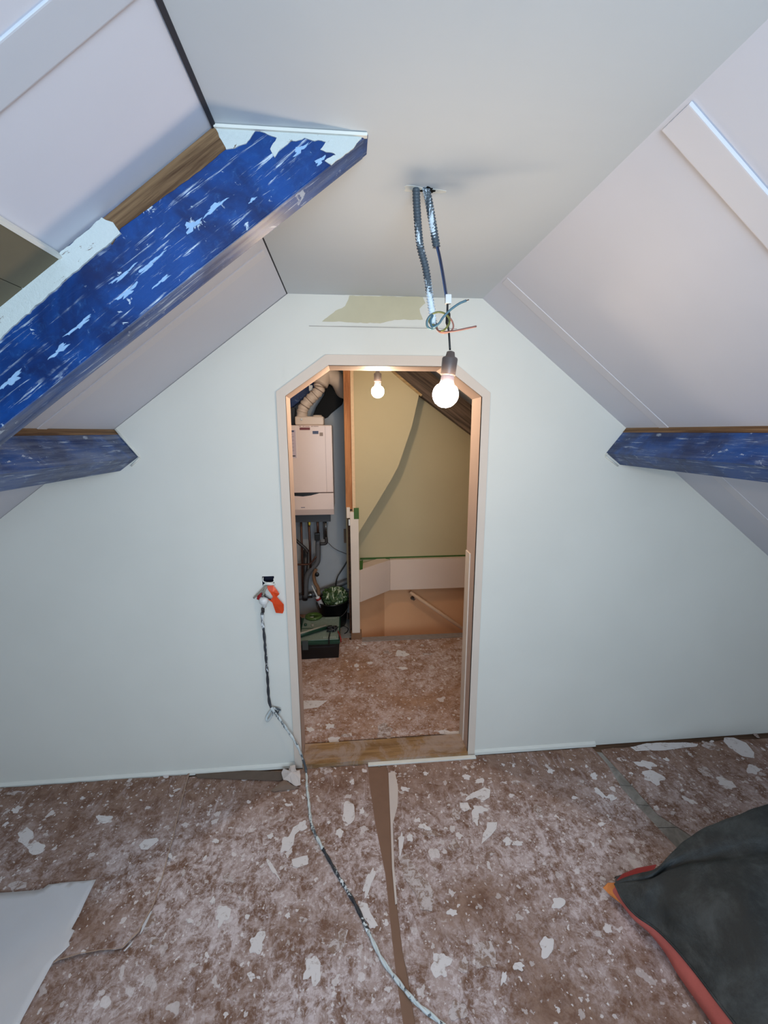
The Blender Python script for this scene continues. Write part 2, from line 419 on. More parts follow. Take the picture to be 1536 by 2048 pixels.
# front wall behind the camera with a window opening
wo = [(XKL, 0), (XKR, 0), (XKR, ZK), (XR, ZC), (XL, ZC), (XKL, ZK)]
wh = [(-.25, 1.02), (.75, 1.02), (.75, 1.82), (-.25, 1.82)]
struct(fin('wall_front', extrude_fill([wo, wh], YF-.08, YF), M_WALL), 'white gable wall behind the viewer')

# door frame: casing around the opening and linings through the wall
dr = thing('door_1', 'off-white primed door frame with chamfered top corners', 'door', ((IL+IR)/2, D, 0)); dr['kind'] = 'structure'
cas = [((DL, 0), (DL, DC), (IL, ICZ), (IL, 0)), ((DL, DC), (CL, DT), (ICL, IT), (IL, ICZ)), ((CL, DT), (CR, DT), (ICR, IT), (ICL, IT)),
       ((CR, DT), (DR, DC), (IR, ICZ), (ICR, IT)), ((DR, DC), (DR, 0), (IR, 0), (IR, ICZ))]
for q in cas:
    prism('casing', [(x, D-.012, z) for x, z in q], (0, .0125, 0), M_CASING, dr)
ins = [((IL, 0), (IL, ICZ)), ((IL, ICZ), (ICL, IT)), ((ICL, IT), (ICR, IT)), ((ICR, IT), (IR, ICZ)), ((IR, ICZ), (IR, 0))]
for (a, b) in ins:
    a, b = Vector((a[0], D-.0118, a[1])), Vector((b[0], D-.0118, b[1])); c = Vector((.16, 0, .9))
    n = (b-a).cross(Vector((0, 1, 0))).normalized()
    if n.dot(a-c) < 0: n = -n
    prism('lining', [a, b, b+n*.011, a+n*.011], (0, WT1-D+.016, 0), M_LINING, dr)
# notch step on the right lining
box('stop_strip', (IR-.005, 1.79, 0.02), (IR+.001, WT1+.003, 1.0), M_CASING, dr, .001)
# threshold
th = tag(box('threshold', (IL+.001, D-.02, 0.0), (IR-.001, WT1-.012, .024), M_WOODSILL, None, .002), 'worn oak threshold board across the doorway', 'threshold')
# white bead and baseboards along the end wall
def base(name, x0, x1, label):
    bm = bmesh.new(); add_prism(bm, [(x0, D, 0.002), (x0, D-.012, .002), (x0, D-.010, .014), (x0, D-.004, .021), (x0, D, .023)], (x1-x0, 0, 0))
    struct(fin(name, bm, M_WALL), label)
base('baseboard_back_left', XKL+.01, DL-.001, 'low white sealed edge at the foot of the wall left of the door')
base('baseboard_back_right', DR+.001, 1.21, 'low white sealed edge at the foot of the wall right of the door')
sb = box('seal_strip', (.07, D-.040, .0055), (DR, D-.0205, .013), M_WALL, None, .002); tag(sb, 'white sealed strip on the floor in front of the threshold', 'strip')

# raised joint strips on the slopes
def slope_strip(name, fn, pts, thick, m, nrm, label, bev=.002):
    P = [fn(*p) if isinstance(p, tuple) else p for p in pts]
    bm = bmesh.new(); add_prism(bm, [p + nrm*.003 for p in P], -nrm*(thick+.003))
    o = fin(name, bm, m, None, bevel=bev); return struct(o, label)
def on_left(x, y): return Vector((x, y, zl(x)))
def on_right(x, y): return Vector((x, y, zr(x)))
slope_strip('trim_1', SL, [on_left(XL-.012, .560), on_left(XL-.012, .613), on_left(-1.9, .613), on_left(-1.9, .560)], .0008, M_STRIPG, NL, 'wide filled board joint high on the left slope nearest the viewer')
slope_strip('trim_2', SL, [on_left(XL-.012, 1.315), on_left(XL-.012, 1.355), on_left(-1.9, 1.355), on_left(-1.9, 1.315)], .002, M_STRIP, NL, 'narrow filled board joint on the left slope beyond the big beam')
slope_strip('trim_3', SR, [on_right(XR+.006, .718), on_right(XR+.006, .777), on_right(2.2, .777), on_right(2.2, .718)], .006, M_STRIP, NR, 'wide raised batten running down the right slope')
slope_strip('trim_4', SR, [on_right(XR+.006, 1.483), on_right(XR+.006, 1.532), on_right(2.2, 1.532), on_right(2.2, 1.483)], .002, M_STRIP, NR, 'narrow filled joint strip on the right slope near the end wall')

# filler patch above the door
fp = prism('filler_patch', [Y(618, 652, D-.0005), Y(692, 589, D-.0005), Y(918, 597, D-.0005), Y(914, 653, D-.0005)], (0, -.0016, 0), M_WALL, wall_back)
def jag(pts, amp, step=.01, seed=0, y=None):
    out = []
    for i in range(len(pts)):
        a, b = Vector(pts[i]), Vector(pts[(i+1) % len(pts)]); k = max(1, int((b-a).length/step))
        for j in range(k):
            p = a + (b-a)*(j/k); nv = mnoise.noise_vector(p*55 + Vector((seed, seed, seed)))
            nv2 = mnoise.noise_vector(p*17 + Vector((seed+9, 0, 0)))
            if y == 'y': nv.y = 0; nv2.y = 0
            out.append(p + nv*amp + nv2*amp)
    return out
pp = [Y(*q, D-.002) for q in [(645, 644), (672, 622), (690, 612), (698, 592), (846, 594), (850, 606), (838, 618), (845, 640), (790, 640), (760, 646)]]
prism('filler_patch', jag(pp, .003, .012, 3, 'y'), (0, -.0012, 0), M_FILLER, wall_back)['label'] = 'bare beige filler in the middle of the patch'
box('patch_outline', (Y(618, 652, D)[0], D-.0025, Y(700, 653, D)[2]-.002), (Y(914, 653, D)[0], D-.0003, Y(700, 653, D)[2]), plain('grey_pencil_line', (176, 172, 166), .8), wall_back)

# ------------------------------------------------------------------ landing beyond the door
wf = [(-1.9, .0), (0.0, .0), (0.0, ZC+.0), (XL, ZC), (-1.9, zl(-1.9))]
struct(box('wall_far_left', (-2.0, YB, -.06), (0.02, YB+.05, ZC+.1), M_GREY), 'bare grey plastered wall behind the boiler')
ZP0, ZP1 = .276, .534
struct(box('wall_far', (-.02, 3.24, ZP0+.01), (2.3, 3.40, ZC+.1), M_CREAM), 'cream painted far wall above the stairs')
# stairwell enclosure
struct(box('wall_stair_right', (1.75, 2.93, -1.9), (1.80, 3.34, .0), M_STAIRL), 'right side of the stairwell')
struct(box('wall_stair_front', (0.02, 2.90, -1.9), (1.8, 2.928, -.06), M_STAIRL), 'side of the stairwell under the landing edge')
struct(box('wall_stair_bottom', (0.0, 2.90, -1.95), (1.8, 3.34, -1.9), M_STAIRL), 'bottom of the stairwell')
# diagonal and far panels around the stairwell
A0 = Vector((.078, 2.975, 0)); A1 = Vector((.328, 3.196, 0)); dn = (A1-A0).normalized(); nn = Vector((-dn.y, dn.x, 0))
ZP0, ZP1 = .276, .534
def vwall(a, b, z0, z1, n, t): return [Vector((a.x, a.y, z0)), Vector((b.x, b.y, z0)), Vector((b.x, b.y, z1)), Vector((a.x, a.y, z1))], n*t
q, v = vwall(A0+nn*.12+dn*.02, A1+nn*.12+dn*.06, -1.9, ZP0, nn, .02); 
wd = struct(prism('wall_stair_diagonal', q, v, M_STAIRL), 'diagonal lower stair wall beside the white post')
sp = thing('trim_5', 'pinkish primed boards forming a ledge around the stairwell under green tape', 'trim', (.4, 3.2, ZP0)); sp['kind'] = 'structure'
q, v = vwall(A0, A1, ZP0, ZP1, nn, .10); prism('board', q, v, M_STAIRP, sp, .0015)
box('board', (A1.x+.001, A1.y, ZP0), (1.80, 3.239, ZP1), M_STAIRP, sp, .0015)
# lower stair wall below the far board
struct(box('wall_stair_far', (A1.x-.06, 3.325, -1.9), (1.80, 3.34, ZP0), M_STAIRL), 'primed lower stair wall under the far board')
# green tape on the ledge
tp = box('masking_tape', (A1.x-.24, 3.2355, ZP1-.003), (1.1, 3.2398, ZP1+.012), M_GREEN)
tag(tp, 'long strip of green masking tape along the top of the stair panel', 'tape')
tp = prism('masking_tape', [A0+Vector((.0, -.001, ZP1-.002)), A0+dn*.03+Vector((0, -.001, ZP1-.002)), A0+dn*.034+Vector((0, -.001, ZP1+.07)), A0+Vector((0, -.001, ZP1+.07))], (0, .002, 0), M_GREEN)
tag(tp, 'crumpled square of green tape beside the white post above the diagonal board', 'tape')
# handrail
M_RAIL = plain('handrail_tan', (214, 174, 140), .5)
h0 = Y(820, 1184, 3.23); h1 = Y(928, 1259, 3.23)
hd = (h1-h0).normalized()
hr = thing('handrail', 'light wooden stair handrail sloping down to the right under the ledge', 'handrail', h0)
tube('rail', [h0+hd*.0, h0+(h1-h0)*1.6], .014, M_RAIL, hr, 14)
bc = Y(826, 1198, 3.285)
lathe('bracket', [(.016, 0), (.018, .004), (.012, .010), (.006, .03)], bc+Vector((0, .036, -.004)), M_STEEL, hr, 16, Matrix.Rotation(math.radians(90), 3, 'X'))
tube('bracket_arm', [bc+Vector((0, .02, -.004)), bc+Vector((0.004, -.02, -.004)), bc+Vector((0.01, -.04, .016))], .004, M_STEEL, hr, 8)

# cream board beside the stairs with its curved cut edge, at the post
bd = [Y(711, 722, 2.995), Y(762, 722, 2.995), Y(780, 740, 2.995), Y(838, 790, 2.995), Y(823.6, 853, 2.995), Y(797, 932, 2.995), Y(783, 958, 2.995), Y(758, 1000, 2.995), Y(717, 1066, 2.995), Y(705, 1086, 2.995)]
ex = bd[0]; top = [Vector((.03, 2.995, ZC)), Vector((.17, 2.995, ZC))]
pts = [Vector((.035, 2.995, .55)), top[0], Vector((bd[1].x-.04, 2.995, ZC-.001)), bd[2], bd[3], bd[4], bd[5], bd[6], bd[7], bd[8]]
stair_screen = tag(prism('stair_screen', pts, (0, .012, 0), M_CREAM), 'cream painted board with a slanting right edge beside the stairs', 'board')
# lath along the screen's upper cut edge
pa, pb = Y(777, 738, 2.985), Y(842, 793, 2.985); d_ = (pb-pa).normalized(); nb = Vector((d_.z, 0, -d_.x))
pa = pa - d_*.2
prism('edge_lath', [pa, pb, pb-nb*.016, pa-nb*.016], (0, .022, 0), wood('tan_lath', (140, 110, 70), (186, 156, 110)), stair_screen)

# white post, its block, the orange stud and the board edge beside it
post = thing('newel_post', 'white painted square post with a green tape patch at the stair edge', 'post', (.045, 2.955, 0))
box('shaft', (.012, 2.93, .048), (.072, 2.985, .985), M_CASING, post, .002)
box('plinth', (.004, 2.915, 0), (.084, 2.99, .048), M_BROWNBLK, post, .003)
g0, g1 = Y(707.5, 1016, 2.929), Y(718, 1038, 2.929)
box('tape_patch', (g0.x, 2.9285, g1.z), (g1.x, 2.93, g0.z), M_GREEN, post)['label'] = 'green masking tape patch'
n0, n1 = Y(693, 1015, 2.94), Y(703, 1036, 2.94)
box('notch_block', (n0.x, 2.94, n1.z), (.012, 2.975, n0.z), M_CASING, post, .001)
n0, n1 = Y(697, 1039, 2.945), Y(703, 1051, 2.945)
box('notch_block', (n0.x, 2.945, n1.z), (.012, 2.97, n0.z), M_WHITEPL, post, .001)
st = box('timber_stud', (Y(688.5, 850, 2.955).x, 2.955, 1.0), (Y(703, 900, 2.955).x-.001, 3.0, ZC), M_WOODORANGE, None, .002)
tag(st, 'orange pine stud standing left of the cream board above the post', 'stud')
cb = box('corner_strip', (Y(703, 900, 2.955).x, 2.950, .985), (Y(703, 900, 2.955).x+.022, 2.994, ZC), plain('cut_board_edge', (226, 190, 150), .7, .1, 60), None, .001)
tag(cb, 'pale speckled board edge strip between the pine stud and the cream board', 'strip')
struct(box('wall_partition', (-.006, 3.01, -.004), (.022, YB, ZC), wood('dark_partition', (52, 32, 20), (84, 54, 34))), 'dark brown partition between boiler corner and stairs')

# far truss rafters
def rafter_from(name, pa, pb, deep, y0, y1, m, label, up):
    d_ = (pb-pa).normalized(); n_ = Vector((-d_.z, 0, d_.x));
    if n_.z < 0: n_ = -n_
    L = (pb-pa).length; mid = pa
    bm = bmesh.new(); add_box(bm, (0, 0, 0), (L, y1-y0, deep))
    mt = Matrix(((d_.x, 0, n_.x, pa.x), (0, 1, 0, y0), (d_.z, 0, n_.z, pa.z), (0, 0, 0, 1)))
    bmesh.ops.recalc_face_normals(bm, faces=bm.faces)
    me = bpy.data.meshes.new(name); bm.to_mesh(me); bm.free()
    o = link(name, me, m); o.matrix_world = mt; return o
pa, pb = Y(790, 752, 3.02), Y(945, 870, 3.02); d_ = (pb-pa).normalized()
o = rafter_from('roof_rafter', pa-d_*.16, pb+d_*.6, .165, 3.02, 3.09, M_WOODDARK, '', 1)
tag(o, 'dark old roof rafter slanting down to the right beyond the doorway', 'beam')
pa, pb = Y(586, 812, 3.3), Y(650, 762, 3.3); d_ = (pb-pa).normalized()
o = rafter_from('roof_rafter', pa-d_*.6, pb+d_*.1, .14, 3.32, 3.39, M_BLUEDARK, '', 1)
tag(o, 'dark blue painted rafter slanting up behind the boiler flue', 'beam')
pa, pb = Y(700, 735, 3.36), Y(760, 735, 3.36)

# ================================================================== BEAMS IN THE ROOM
YBM, TB, DEEP = 0.8425, 0.055, 0.155
def frame_along(o3, d_, n_):     # local x along d, local z along n (towards the slope), local y world y
    return Matrix(((d_.x, 0, n_.x, o3.x), (0, 1, 0, o3.y), (d_.z, 0, n_.z, o3.z), (0, 0, 0, 1)))
ds = Vector((-1, 0, -SLL)).normalized()          # down the left slope
top_o = Vector((XL, YBM, ZC))
# beam lies in local frame: x down slope, z = NL (out of the room)
tb = thing('truss_beam', 'big diagonal roof beam painted blue with white plaster smears, upper left', 'beam', top_o)
def local_obj(name, bm, m, parent, origin, d_, n_, smooth=False, bevel=0, seg=1):
    bmesh.ops.recalc_face_normals(bm, faces=bm.faces)
    if bevel: bmesh.ops.bevel(bm, geom=list(bm.edges), offset=bevel, segments=seg, affect='EDGES')
    me = bpy.data.meshes.new(name); bm.to_mesh(me); bm.free()
    o = link(name, me, m, None, smooth); mt = frame_along(origin, d_, n_)
    if parent is not None:
        o.parent = parent; mt = Matrix.Translation(-wloc(parent)) @ mt
    o.matrix_basis = mt; return o
def to_loc(p, origin, d_, n_): r = p-origin; return Vector((r.dot(d_), r.y, r.dot(n_)))
# body: polygon on the front face, cut flat by the ceiling
cosA = NL.z; 
endx = 1.55
# lower edge meets the ceiling where local z=-DEEP:  x*ds.z + z*NL.z = 0
xcut = -(DEEP*NL.z)/(-ds.z)
poly = [(0, 0.0), (xcut, -DEEP), (endx, -DEEP), (endx, 0.0)]
bm = bmesh.new(); add_prism(bm, [(x, 0, z) for x, z in poly], (0, TB, 0))
# rows for slight wobble of the lower edge
local_obj('beam_body', bm, M_BLUE, tb, top_o, ds, NL, bevel=.0015)
bm = bmesh.new(); add_prism(bm, [(xcut+.012, .001, -DEEP-.001), (endx, .001, -DEEP-.001), (endx, .001, -DEEP+.0005), (xcut+.012, .001, -DEEP+.0005)], (0, TB-.002, 0))
local_obj('underside_edge', bm, M_BLUEWASH, tb, top_o, ds, NL)['label'] = 'scuffed blue underside'
def L(u, v, y=YBM): q = to_loc(Y(u, v, y), top_o, ds, NL); return (q.x, q.z)
def jag2(pts, amp, step, seed, keep=()):
    out = []
    for i in range(len(pts)):
        a, b = Vector(pts[i]), Vector(pts[(i+1) % len(pts)]); k = max(1, int((b-a).length/step))
        if i in keep: k = 1
        for j in range(k):
            p = a + (b-a)*(j/k)
            if j or i not in keep:
                nv = mnoise.noise_vector(Vector((p.x, p.y, seed))*60); n2 = mnoise.noise_vector(Vector((p.x, p.y, seed+7))*150)
                p = p + (nv.xy*amp + n2.xy*amp*.5 if i not in keep else Vector((0, 0)))
            out.append(p)
    return out
def face_piece(name, pts, thick, m, seed, amp=.004, keep=(), step=.006, label=None):
    P = jag2([Vector(p) for p in pts], amp, step, seed, keep)
    P = [Vector((p.x, min(p.y, 0.0))) for p in P]
    bm = bmesh.new()
    vs = [bm.verts.new((p.x, 0.0005, p.y)) for p in P]
    es = [bm.edges.new((vs[i], vs[(i+1) % len(vs)])) for i in range(len(vs))]
    bmesh.ops.triangle_fill(bm, edges=es, use_beauty=True)
    e = bmesh.ops.extrude_face_region(bm, geom=list(bm.faces))
    bmesh.ops.translate(bm, verts=[v for v in e['geom'] if isinstance(v, bmesh.types.BMVert)], vec=(0, -thick, 0))
    o = local_obj(name, bm, m, tb, top_o, ds, NL)
    if label: o['label'] = label
    return o
face_piece('bare_wood_strip', [L(424, 251), L(456, 262), L(462, 290), L(400, 342), L(242, 457), L(225, 490), L(200, 442)], .0012, M_WOODBROWN, 1, .0012, (0, 6), .008, 'bare brown timber strip')
face_piece('plaster_strip', [L(206, 437), L(228, 447), L(243, 468), L(225, 485), L(180, 520), L(100, 590), L(0, 680), L(-150, 815), (endx, -.045), (endx, 0.0), L(120, 510)], .004, M_PLASTER, 2, .0022, (8, 9), .006, 'rough white plaster strip')
face_piece('plaster_collar', [L(428, 250), L(730, 268), L(706, 298), L(664, 330), L(650, 322), L(672, 312), L(640, 300), L(655, 286), L(610, 278), L(585, 283), L(560, 300), L(548, 318), L(540, 300), L(555, 276), L(530, 268), L(512, 262), L(490, 288), L(470, 296), L(455, 300), L(440, 276)], .0022, M_PLASTER, 3, .0030, (0,), .005, 'white plaster collar at the ceiling')
# small smears lying on the front face
for i, (cx, cy, a, b) in enumerate([(430, 415, 26, 5), (384, 452, 18, 8), (300, 530, 32, 4), (255, 585, 26, 5), (160, 650, 30, 4), (120, 700, 22, 5), (505, 400, 9, 3), (600, 300, 16, 5), (640, 322, 12, 5), (247, 550, 30, 3), (24, 760, 26, 6), (325, 562, 20, 3)]):
    pts = []
    for k in range(18):
        t = k/18*2*math.pi; r = 1 + .4*math.sin(3*t+i) + .25*math.sin(7*t+i*2)
        pu = cx + a*r*math.cos(t)*.74 + b*r*math.sin(t)*.67*.9; pv = cy - a*r*math.cos(t)*.6 + b*r*math.sin(t)*.8
        pts.append(L(pu, pv))
    face_piece('plaster_smear', pts, .0015, plain('blue_white_smear', (150, 186, 224), .6, .15, 60) if i == 0 else bpy.data.materials['blue_white_smear'], 20+i, .0018, (), .004)
# plaster fillet where the beam meets the ceiling
f0, f1 = Z(424, 246, ZC), Z(737, 267, ZC)
bm = bmesh.new(); P = [(XL-.002, YBM-.006, ZC-.001), (.046, YBM-.006, ZC-.001), (.046, YBM+.002, ZC-.001), (XL, YBM+.002, ZC-.001)]
add_prism(bm, P, (0, 0, -.005)); fin('plaster_fillet', bm, M_WALL, tb)

# purlins carried along both slopes
def purlin(label, origin, d_, n_, y0, y1, width, deep, name='roof_purlin'):
    t = thing(name, label, 'beam', origin)
    # local: x along room depth, so build in a frame with x = world y
    f = Matrix(((0, d_.x, n_.x, origin.x), (1, 0, 0, 0), (0, d_.z, n_.z, origin.z), (0, 0, 0, 1)))
    def lo(nm, bm, m, bev=0):
        if bev: bmesh.ops.bevel(bm, geom=list(bm.edges), offset=bev, segments=1, affect='EDGES')
        bmesh.ops.recalc_face_normals(bm, faces=bm.faces)
        me = bpy.data.meshes.new(nm); bm.to_mesh(me); bm.free(); o = link(nm, me, m); o.parent = t
        o.matrix_basis = Matrix.Translation(-wloc(t)) @ f; return o
    bm = bmesh.new(); add_box(bm, (y0, 0, -deep), (y1, width, 0)); lo('beam_body', bm, M_BLUEWASH if 'left' in label else M_BLUE2, .0015)
    bm = bmesh.new(); add_box(bm, (y0+.001, -.0010, -.024), (y1-.001, .0005, 0)); o = lo('bare_wood_strip', bm, M_WOODBROWN); o['label'] = 'bare brown timber along the slope'
    return t
M_BLUE2 = blue_mat('blue_paint_on_purlin', 0.5, 0.18)
pl = Vector((-.898, D, zl(-.898))); purlin('short blue roof purlin meeting the end wall below the big beam on the left', pl, ds, NL, .90, D-.0005, .092, .132)
dsr = Vector((1, 0, -SLR)).normalized(); pr_ = Vector((1.2, D, zr(1.2))); purlin('long blue roof purlin running along the right slope', pr_, dsr, NR, -.8, D-.0005, .088, .132)
# thin plaster beads where the purlins enter the wall
def bead(px, label):
    P = [Y(*p, D-.003) for p in px]
    return tube('plaster_bead', P, .0035, M_WALL, wall_back, 6)
bead([(230, 858), (279, 914)], ''); bead([(279, 916), (262, 932)], ''); bead([(1251, 862), (1211, 911)], ''); bead([(1211, 913), (1236, 932)], '')

# olive backer board with a split, fixed to the left slope near the viewer
ob = thing('backer_board', 'olive unpainted board sheet on the left slope at the picture edge', 'board', on_left(-.9, .5))
e0 = -.4955
for (xa, xb, yb2) in ((e0, -.5645, YBM-.0008), (-.5658, -1.9, YBM-.0008)):
    P = [on_left(xa, -.3), on_left(xa, yb2), on_left(xb, yb2), on_left(xb, -.3)]
    prism('sheet', [p+NL*.0 for p in P], -NL*.010, M_OLIVE, ob)
P = [on_left(e0+.0022, -.3), on_left(e0+.0022, YBM-.0006), on_left(e0-.003, YBM-.0006), on_left(e0-.003, -.3)]
prism('edge_bead', P, -NL*.0115, M_WALL, ob)['label'] = 'pale grey plastered edge'

# ================================================================== CEILING CONDUITS AND BULBS
def ribbed(name, pts, r, m, parent, pitch=.0062, n=14, amp=.0011):
    P = crom(pts, 40); L_ = [0]
    for a, b in zip(P, P[1:]): L_.append(L_[-1]+(b-a).length)
    tot = L_[-1]; k = int(tot/pitch*4); Q = []; R_ = []; j = 0
    for i in range(k+1):
        s = tot*i/k
        while j < len(L_)-2 and L_[j+1] < s: j += 1
        t = (s-L_[j])/max(1e-9, L_[j+1]-L_[j]); Q.append(P[j].lerp(P[j+1], t)); R_.append(r + (amp if (i % 4) in (1, 2) else -amp))
    return tube(name, Q, R_, m, parent, n)
YC = 1.0
cA = [Y(832, 378, 1.0), Y(834, 420, 1.0), Y(840, 490, 1.0), Y(852, 540, 1.0), Y(862, 610, 1.0), Y(868, 655, 1.0)]
cA[0] = Vector((cA[0].x, 1.0, ZC+.004))
con = thing('ceiling_conduit', 'longer grey corrugated conduit hanging from the ceiling hole, wires looped at its end', 'conduit', cA[0])
ribbed('conduit', cA, .0075, spatter('spattered_conduit', (74, 84, 92), (220, 232, 240), th=.55, sc=40, off=2.3), con)
def W(u, v, y=.985): return Y(u, v, y)
wires = thing('loose_wires', 'looped brown, blue and green-yellow wires sticking out at the end of the longer conduit', 'wires', W(880, 640))
q = lambda u, v: (820+u/7.313, 560+v/7.313)
def zw(pts, y0, y1): return [Y(*q(u, v), y0+(y1-y0)*i/(len(pts)-1)) for i, (u, v) in enumerate(pts)]
tube('green_yellow_wire', zw([(350, 660), (300, 640), (280, 590), (300, 520), (380, 475), (470, 475), (545, 520), (580, 590), (560, 660), (500, 730), (455, 745)], .995, .965), .0021, M_WIREG, wires, 8, 6)
tube('blue_wire', zw([(370, 690), (310, 715), (255, 680), (250, 600), (290, 530), (330, 520), (300, 600), (330, 690), (420, 640), (490, 540), (600, 430), (720, 345), (825, 300)], .995, .955), .0025, M_WIREGB, wires, 8, 6)
tube('copper_end', zw([(822, 302), (862, 288)], .955, .955), .0011, M_COPPER, wires, 6)
tube('brown_wire', zw([(390, 690), (420, 750), (500, 775), (600, 745), (635, 680), (615, 600), (570, 540)], .99, .975), .0019, M_WIREBR, wires, 8, 6)
tube('brown_wire', zw([(385, 700), (420, 745), (520, 760), (650, 745), (800, 715), (970, 678)], .985, .955), .0021, M_WIREBR, wires, 8, 6)
tube('copper_end', zw([(940, 684), (974, 676)], .957, .957), .0011, M_COPPER, wires, 6)
cB = [Y(851, 374, 1.0), Y(857, 400, 1.0), Y(864, 440, 1.0), Y(873, 494, 1.0)]
cB[0] = Vector((cB[0].x, 1.0, ZC+.004))
pend = thing('pendant_bulb', 'lit warm bulb in a brown socket hanging in the room from a short conduit', 'lamp', cB[0])
ribbed('short_conduit', cB, .0078, M_CONDUITW, pend)
tube('blue_wire', [Y(872, 490, 1.0), Y(879, 520, 1.0), Y(886, 560, 1.0), Y(893, 604, 1.0)], .0019, M_WIREB, pend, 8, 8)
tube('black_wire', [Y(875, 490, 1.0), Y(881, 515, .995), Y(889, 560, .995), Y(896, 604, 1.0)], .0019, plain('dark_blue_wire', (40, 44, 70), .4), pend, 8, 8)
box('connector', tuple(Y(890, 607, 1.0)-Vector((0, .006, .001))), tuple(Y(902, 590, 1.0)+Vector((0, .006, 0))), M_WHITEPL, pend, .0015)
bC = Y(891, 789, 1.0); bx, bz = bC.x, bC.z
sx = Y(897, 720, 1.0).x
tube('flex', [Y(895, 604, 1.0), Y(895, 640, 1.0), Y(898, 668, 1.0), Y(900, 700, 1.0)], .0024, M_BLACKP, pend, 8, 6)
lathe('flex_grip', [(.004, .022), (.0055, .018), (.0058, .0), (.004, -.006)], Y(896, 640, 1.0)-Vector((0, 0, .006)), M_BLACKP, pend, 12)
def bulb_at(c, scale, glow, parent, tilt):
    R_ = tilt
    lathe('socket', [(.004, .098), (.009, .096), (.011, .086), (.0172, .083), (.0182, .080), (.0172, .046), (.0165, .043)], c, M_SOCKET, parent, 28, R_)
    lathe('bulb_collar', [(.0140, .046), (.0150, .042), (.0158, .030), (.0185, .022)], c, M_BULBNECK, parent, 28, R_)
    pr = [(.0183, .0225)]
    for k in range(1, 16):
        a = math.radians(48 - 138*k/15); pr.append((max(.0005, .0305*math.cos(a)), .0305*math.sin(a)))
    g = lathe('bulb_glass', pr, c, glow, parent, 32, R_)
    return g
bulb_at(bC, 1, M_GLOW_ROOM, pend, Matrix.Rotation(math.radians(6), 3, 'Y'))
# hole with torn edge
hole_o = thing('ceiling_hole_plug', 'dark torn hole rim in the ceiling around the conduits', 'hole rim', (.168, 1.0, ZC))
P = []
for k in range(22):
    a = k/22*2*math.pi; r = .013+.004*math.sin(3*a)+.003*math.sin(7*a+1)
    P.append(Vector((.185+r*math.cos(a)*1.1, 1.002+r*math.sin(a)*.7, ZC-.0006)))
prism('dark_hole', P, (0, 0, -.0012), M_BLACKFOIL, hole_o)
P = []
for k in range(26):
    a = k/26*2*math.pi; r = .026+.010*math.sin(2*a+1)+.006*math.sin(5*a+1)
    P.append(Vector((.175+r*math.cos(a)*1.3, 1.004+r*math.sin(a)*.55, ZC+.0005)))
prism('white_filler', P, (0, 0, -.001), M_WALL, hole_o)

bL = Y(755.5, 783, 2.05)
pend2 = thing('pendant_bulb', 'lit warm bulb in a dark socket hanging in the landing beyond the door lintel', 'lamp', (bL.x, 2.05, ZC))
bulb_at(bL, 1, M_GLOW_LAND, pend2, Matrix.Rotation(0, 3, 'Y'))
tube('flex', [(bL.x, 2.05, ZC), (bL.x+.004, 2.05, ZC-.1), (bL.x-.002, 2.05, bL.z+.135), (bL.x, 2.05, bL.z+.097)], .0024, M_BLACKP, pend2, 8, 6)
tube('hook', [(bL.x-.006, 2.05, bL.z+.105), (bL.x-.007, 2.05, bL.z+.114), (bL.x+.002, 2.05, bL.z+.118), (bL.x+.006, 2.05, bL.z+.112), (bL.x+.003, 2.05, bL.z+.103)], .0016, M_BLACKP, pend2, 8, 5)

# ================================================================== SOCKET HOLE, PLUG AND CABLE ON THE END WALL
jb = thing('wall_box', 'dark open socket box in the wall left of the door', 'socket box', ((HX0+HX1)/2, D, HZ0))
bm = bmesh.new()
t_ = .002
add_box(bm, (HX0, D+.001, HZ0), (HX0+t_, D+.05, HZ1)); add_box(bm, (HX1-t_, D+.001, HZ0), (HX1, D+.05, HZ1))
add_box(bm, (HX0, D+.001, HZ0), (HX1, D+.05, HZ0+t_)); add_box(bm, (HX0, D+.001, HZ1-t_), (HX1, D+.05, HZ1)); add_box(bm, (HX0, D+.048, HZ0), (HX1, D+.05, HZ1))
fin('box_shell', bm, plain('navy_box', (14, 18, 44), .4), jb)
z_ = lambda u, v: (490+u/15.36, 1140+v/15.36)
def PW(u, v, y=D-.02): return Y(*z_(u, v), y)
bm = bmesh.new(); add_tube(bm, crom([PW(560, 230, D-.002), PW(555, 320, D-.002), PW(600, 370, D-.004), PW(760, 390, D-.006), PW(880, 360, D-.002), PW(885, 260, D-.002)], 6), .0022, 8); fin('filler_rim', bm, M_WALL, jb, True)
def sheet(name, px, ys, m, parent, thick=.0012, label=None):
    P = [PW(u, v, y) for (u, v), y in zip(px, ys)]; bm = bmesh.new()
    c = sum(P, Vector())/len(P) + Vector((0, -.004, 0))
    vs = [bm.verts.new(p) for p in P]; cv = bm.verts.new(c)
    for i in range(len(vs)): bm.faces.new((vs[i], vs[(i+1) % len(vs)], cv))
    e = bmesh.ops.extrude_face_region(bm, geom=list(bm.faces)); bmesh.ops.translate(bm, verts=[v for v in e['geom'] if isinstance(v, bmesh.types.BMVert)], vec=(0, thick, 0))
    o = fin(name, bm, m, parent)
    if label: o['label'] = label
    return o
tape = thing('taped_wire_bundle', 'wires with bright orange tape flags hanging from the wall box left of the door', 'tape', PW(600, 500))
sheet('orange_flag', [(680, 490), (860, 470), (960, 590), (1060, 740), (960, 840), (860, 830), (780, 700), (700, 600)], [D-.02, D-.016, D-.02, D-.03, D-.026, D-.03, D-.034, D-.026], M_ORANGE, tape)
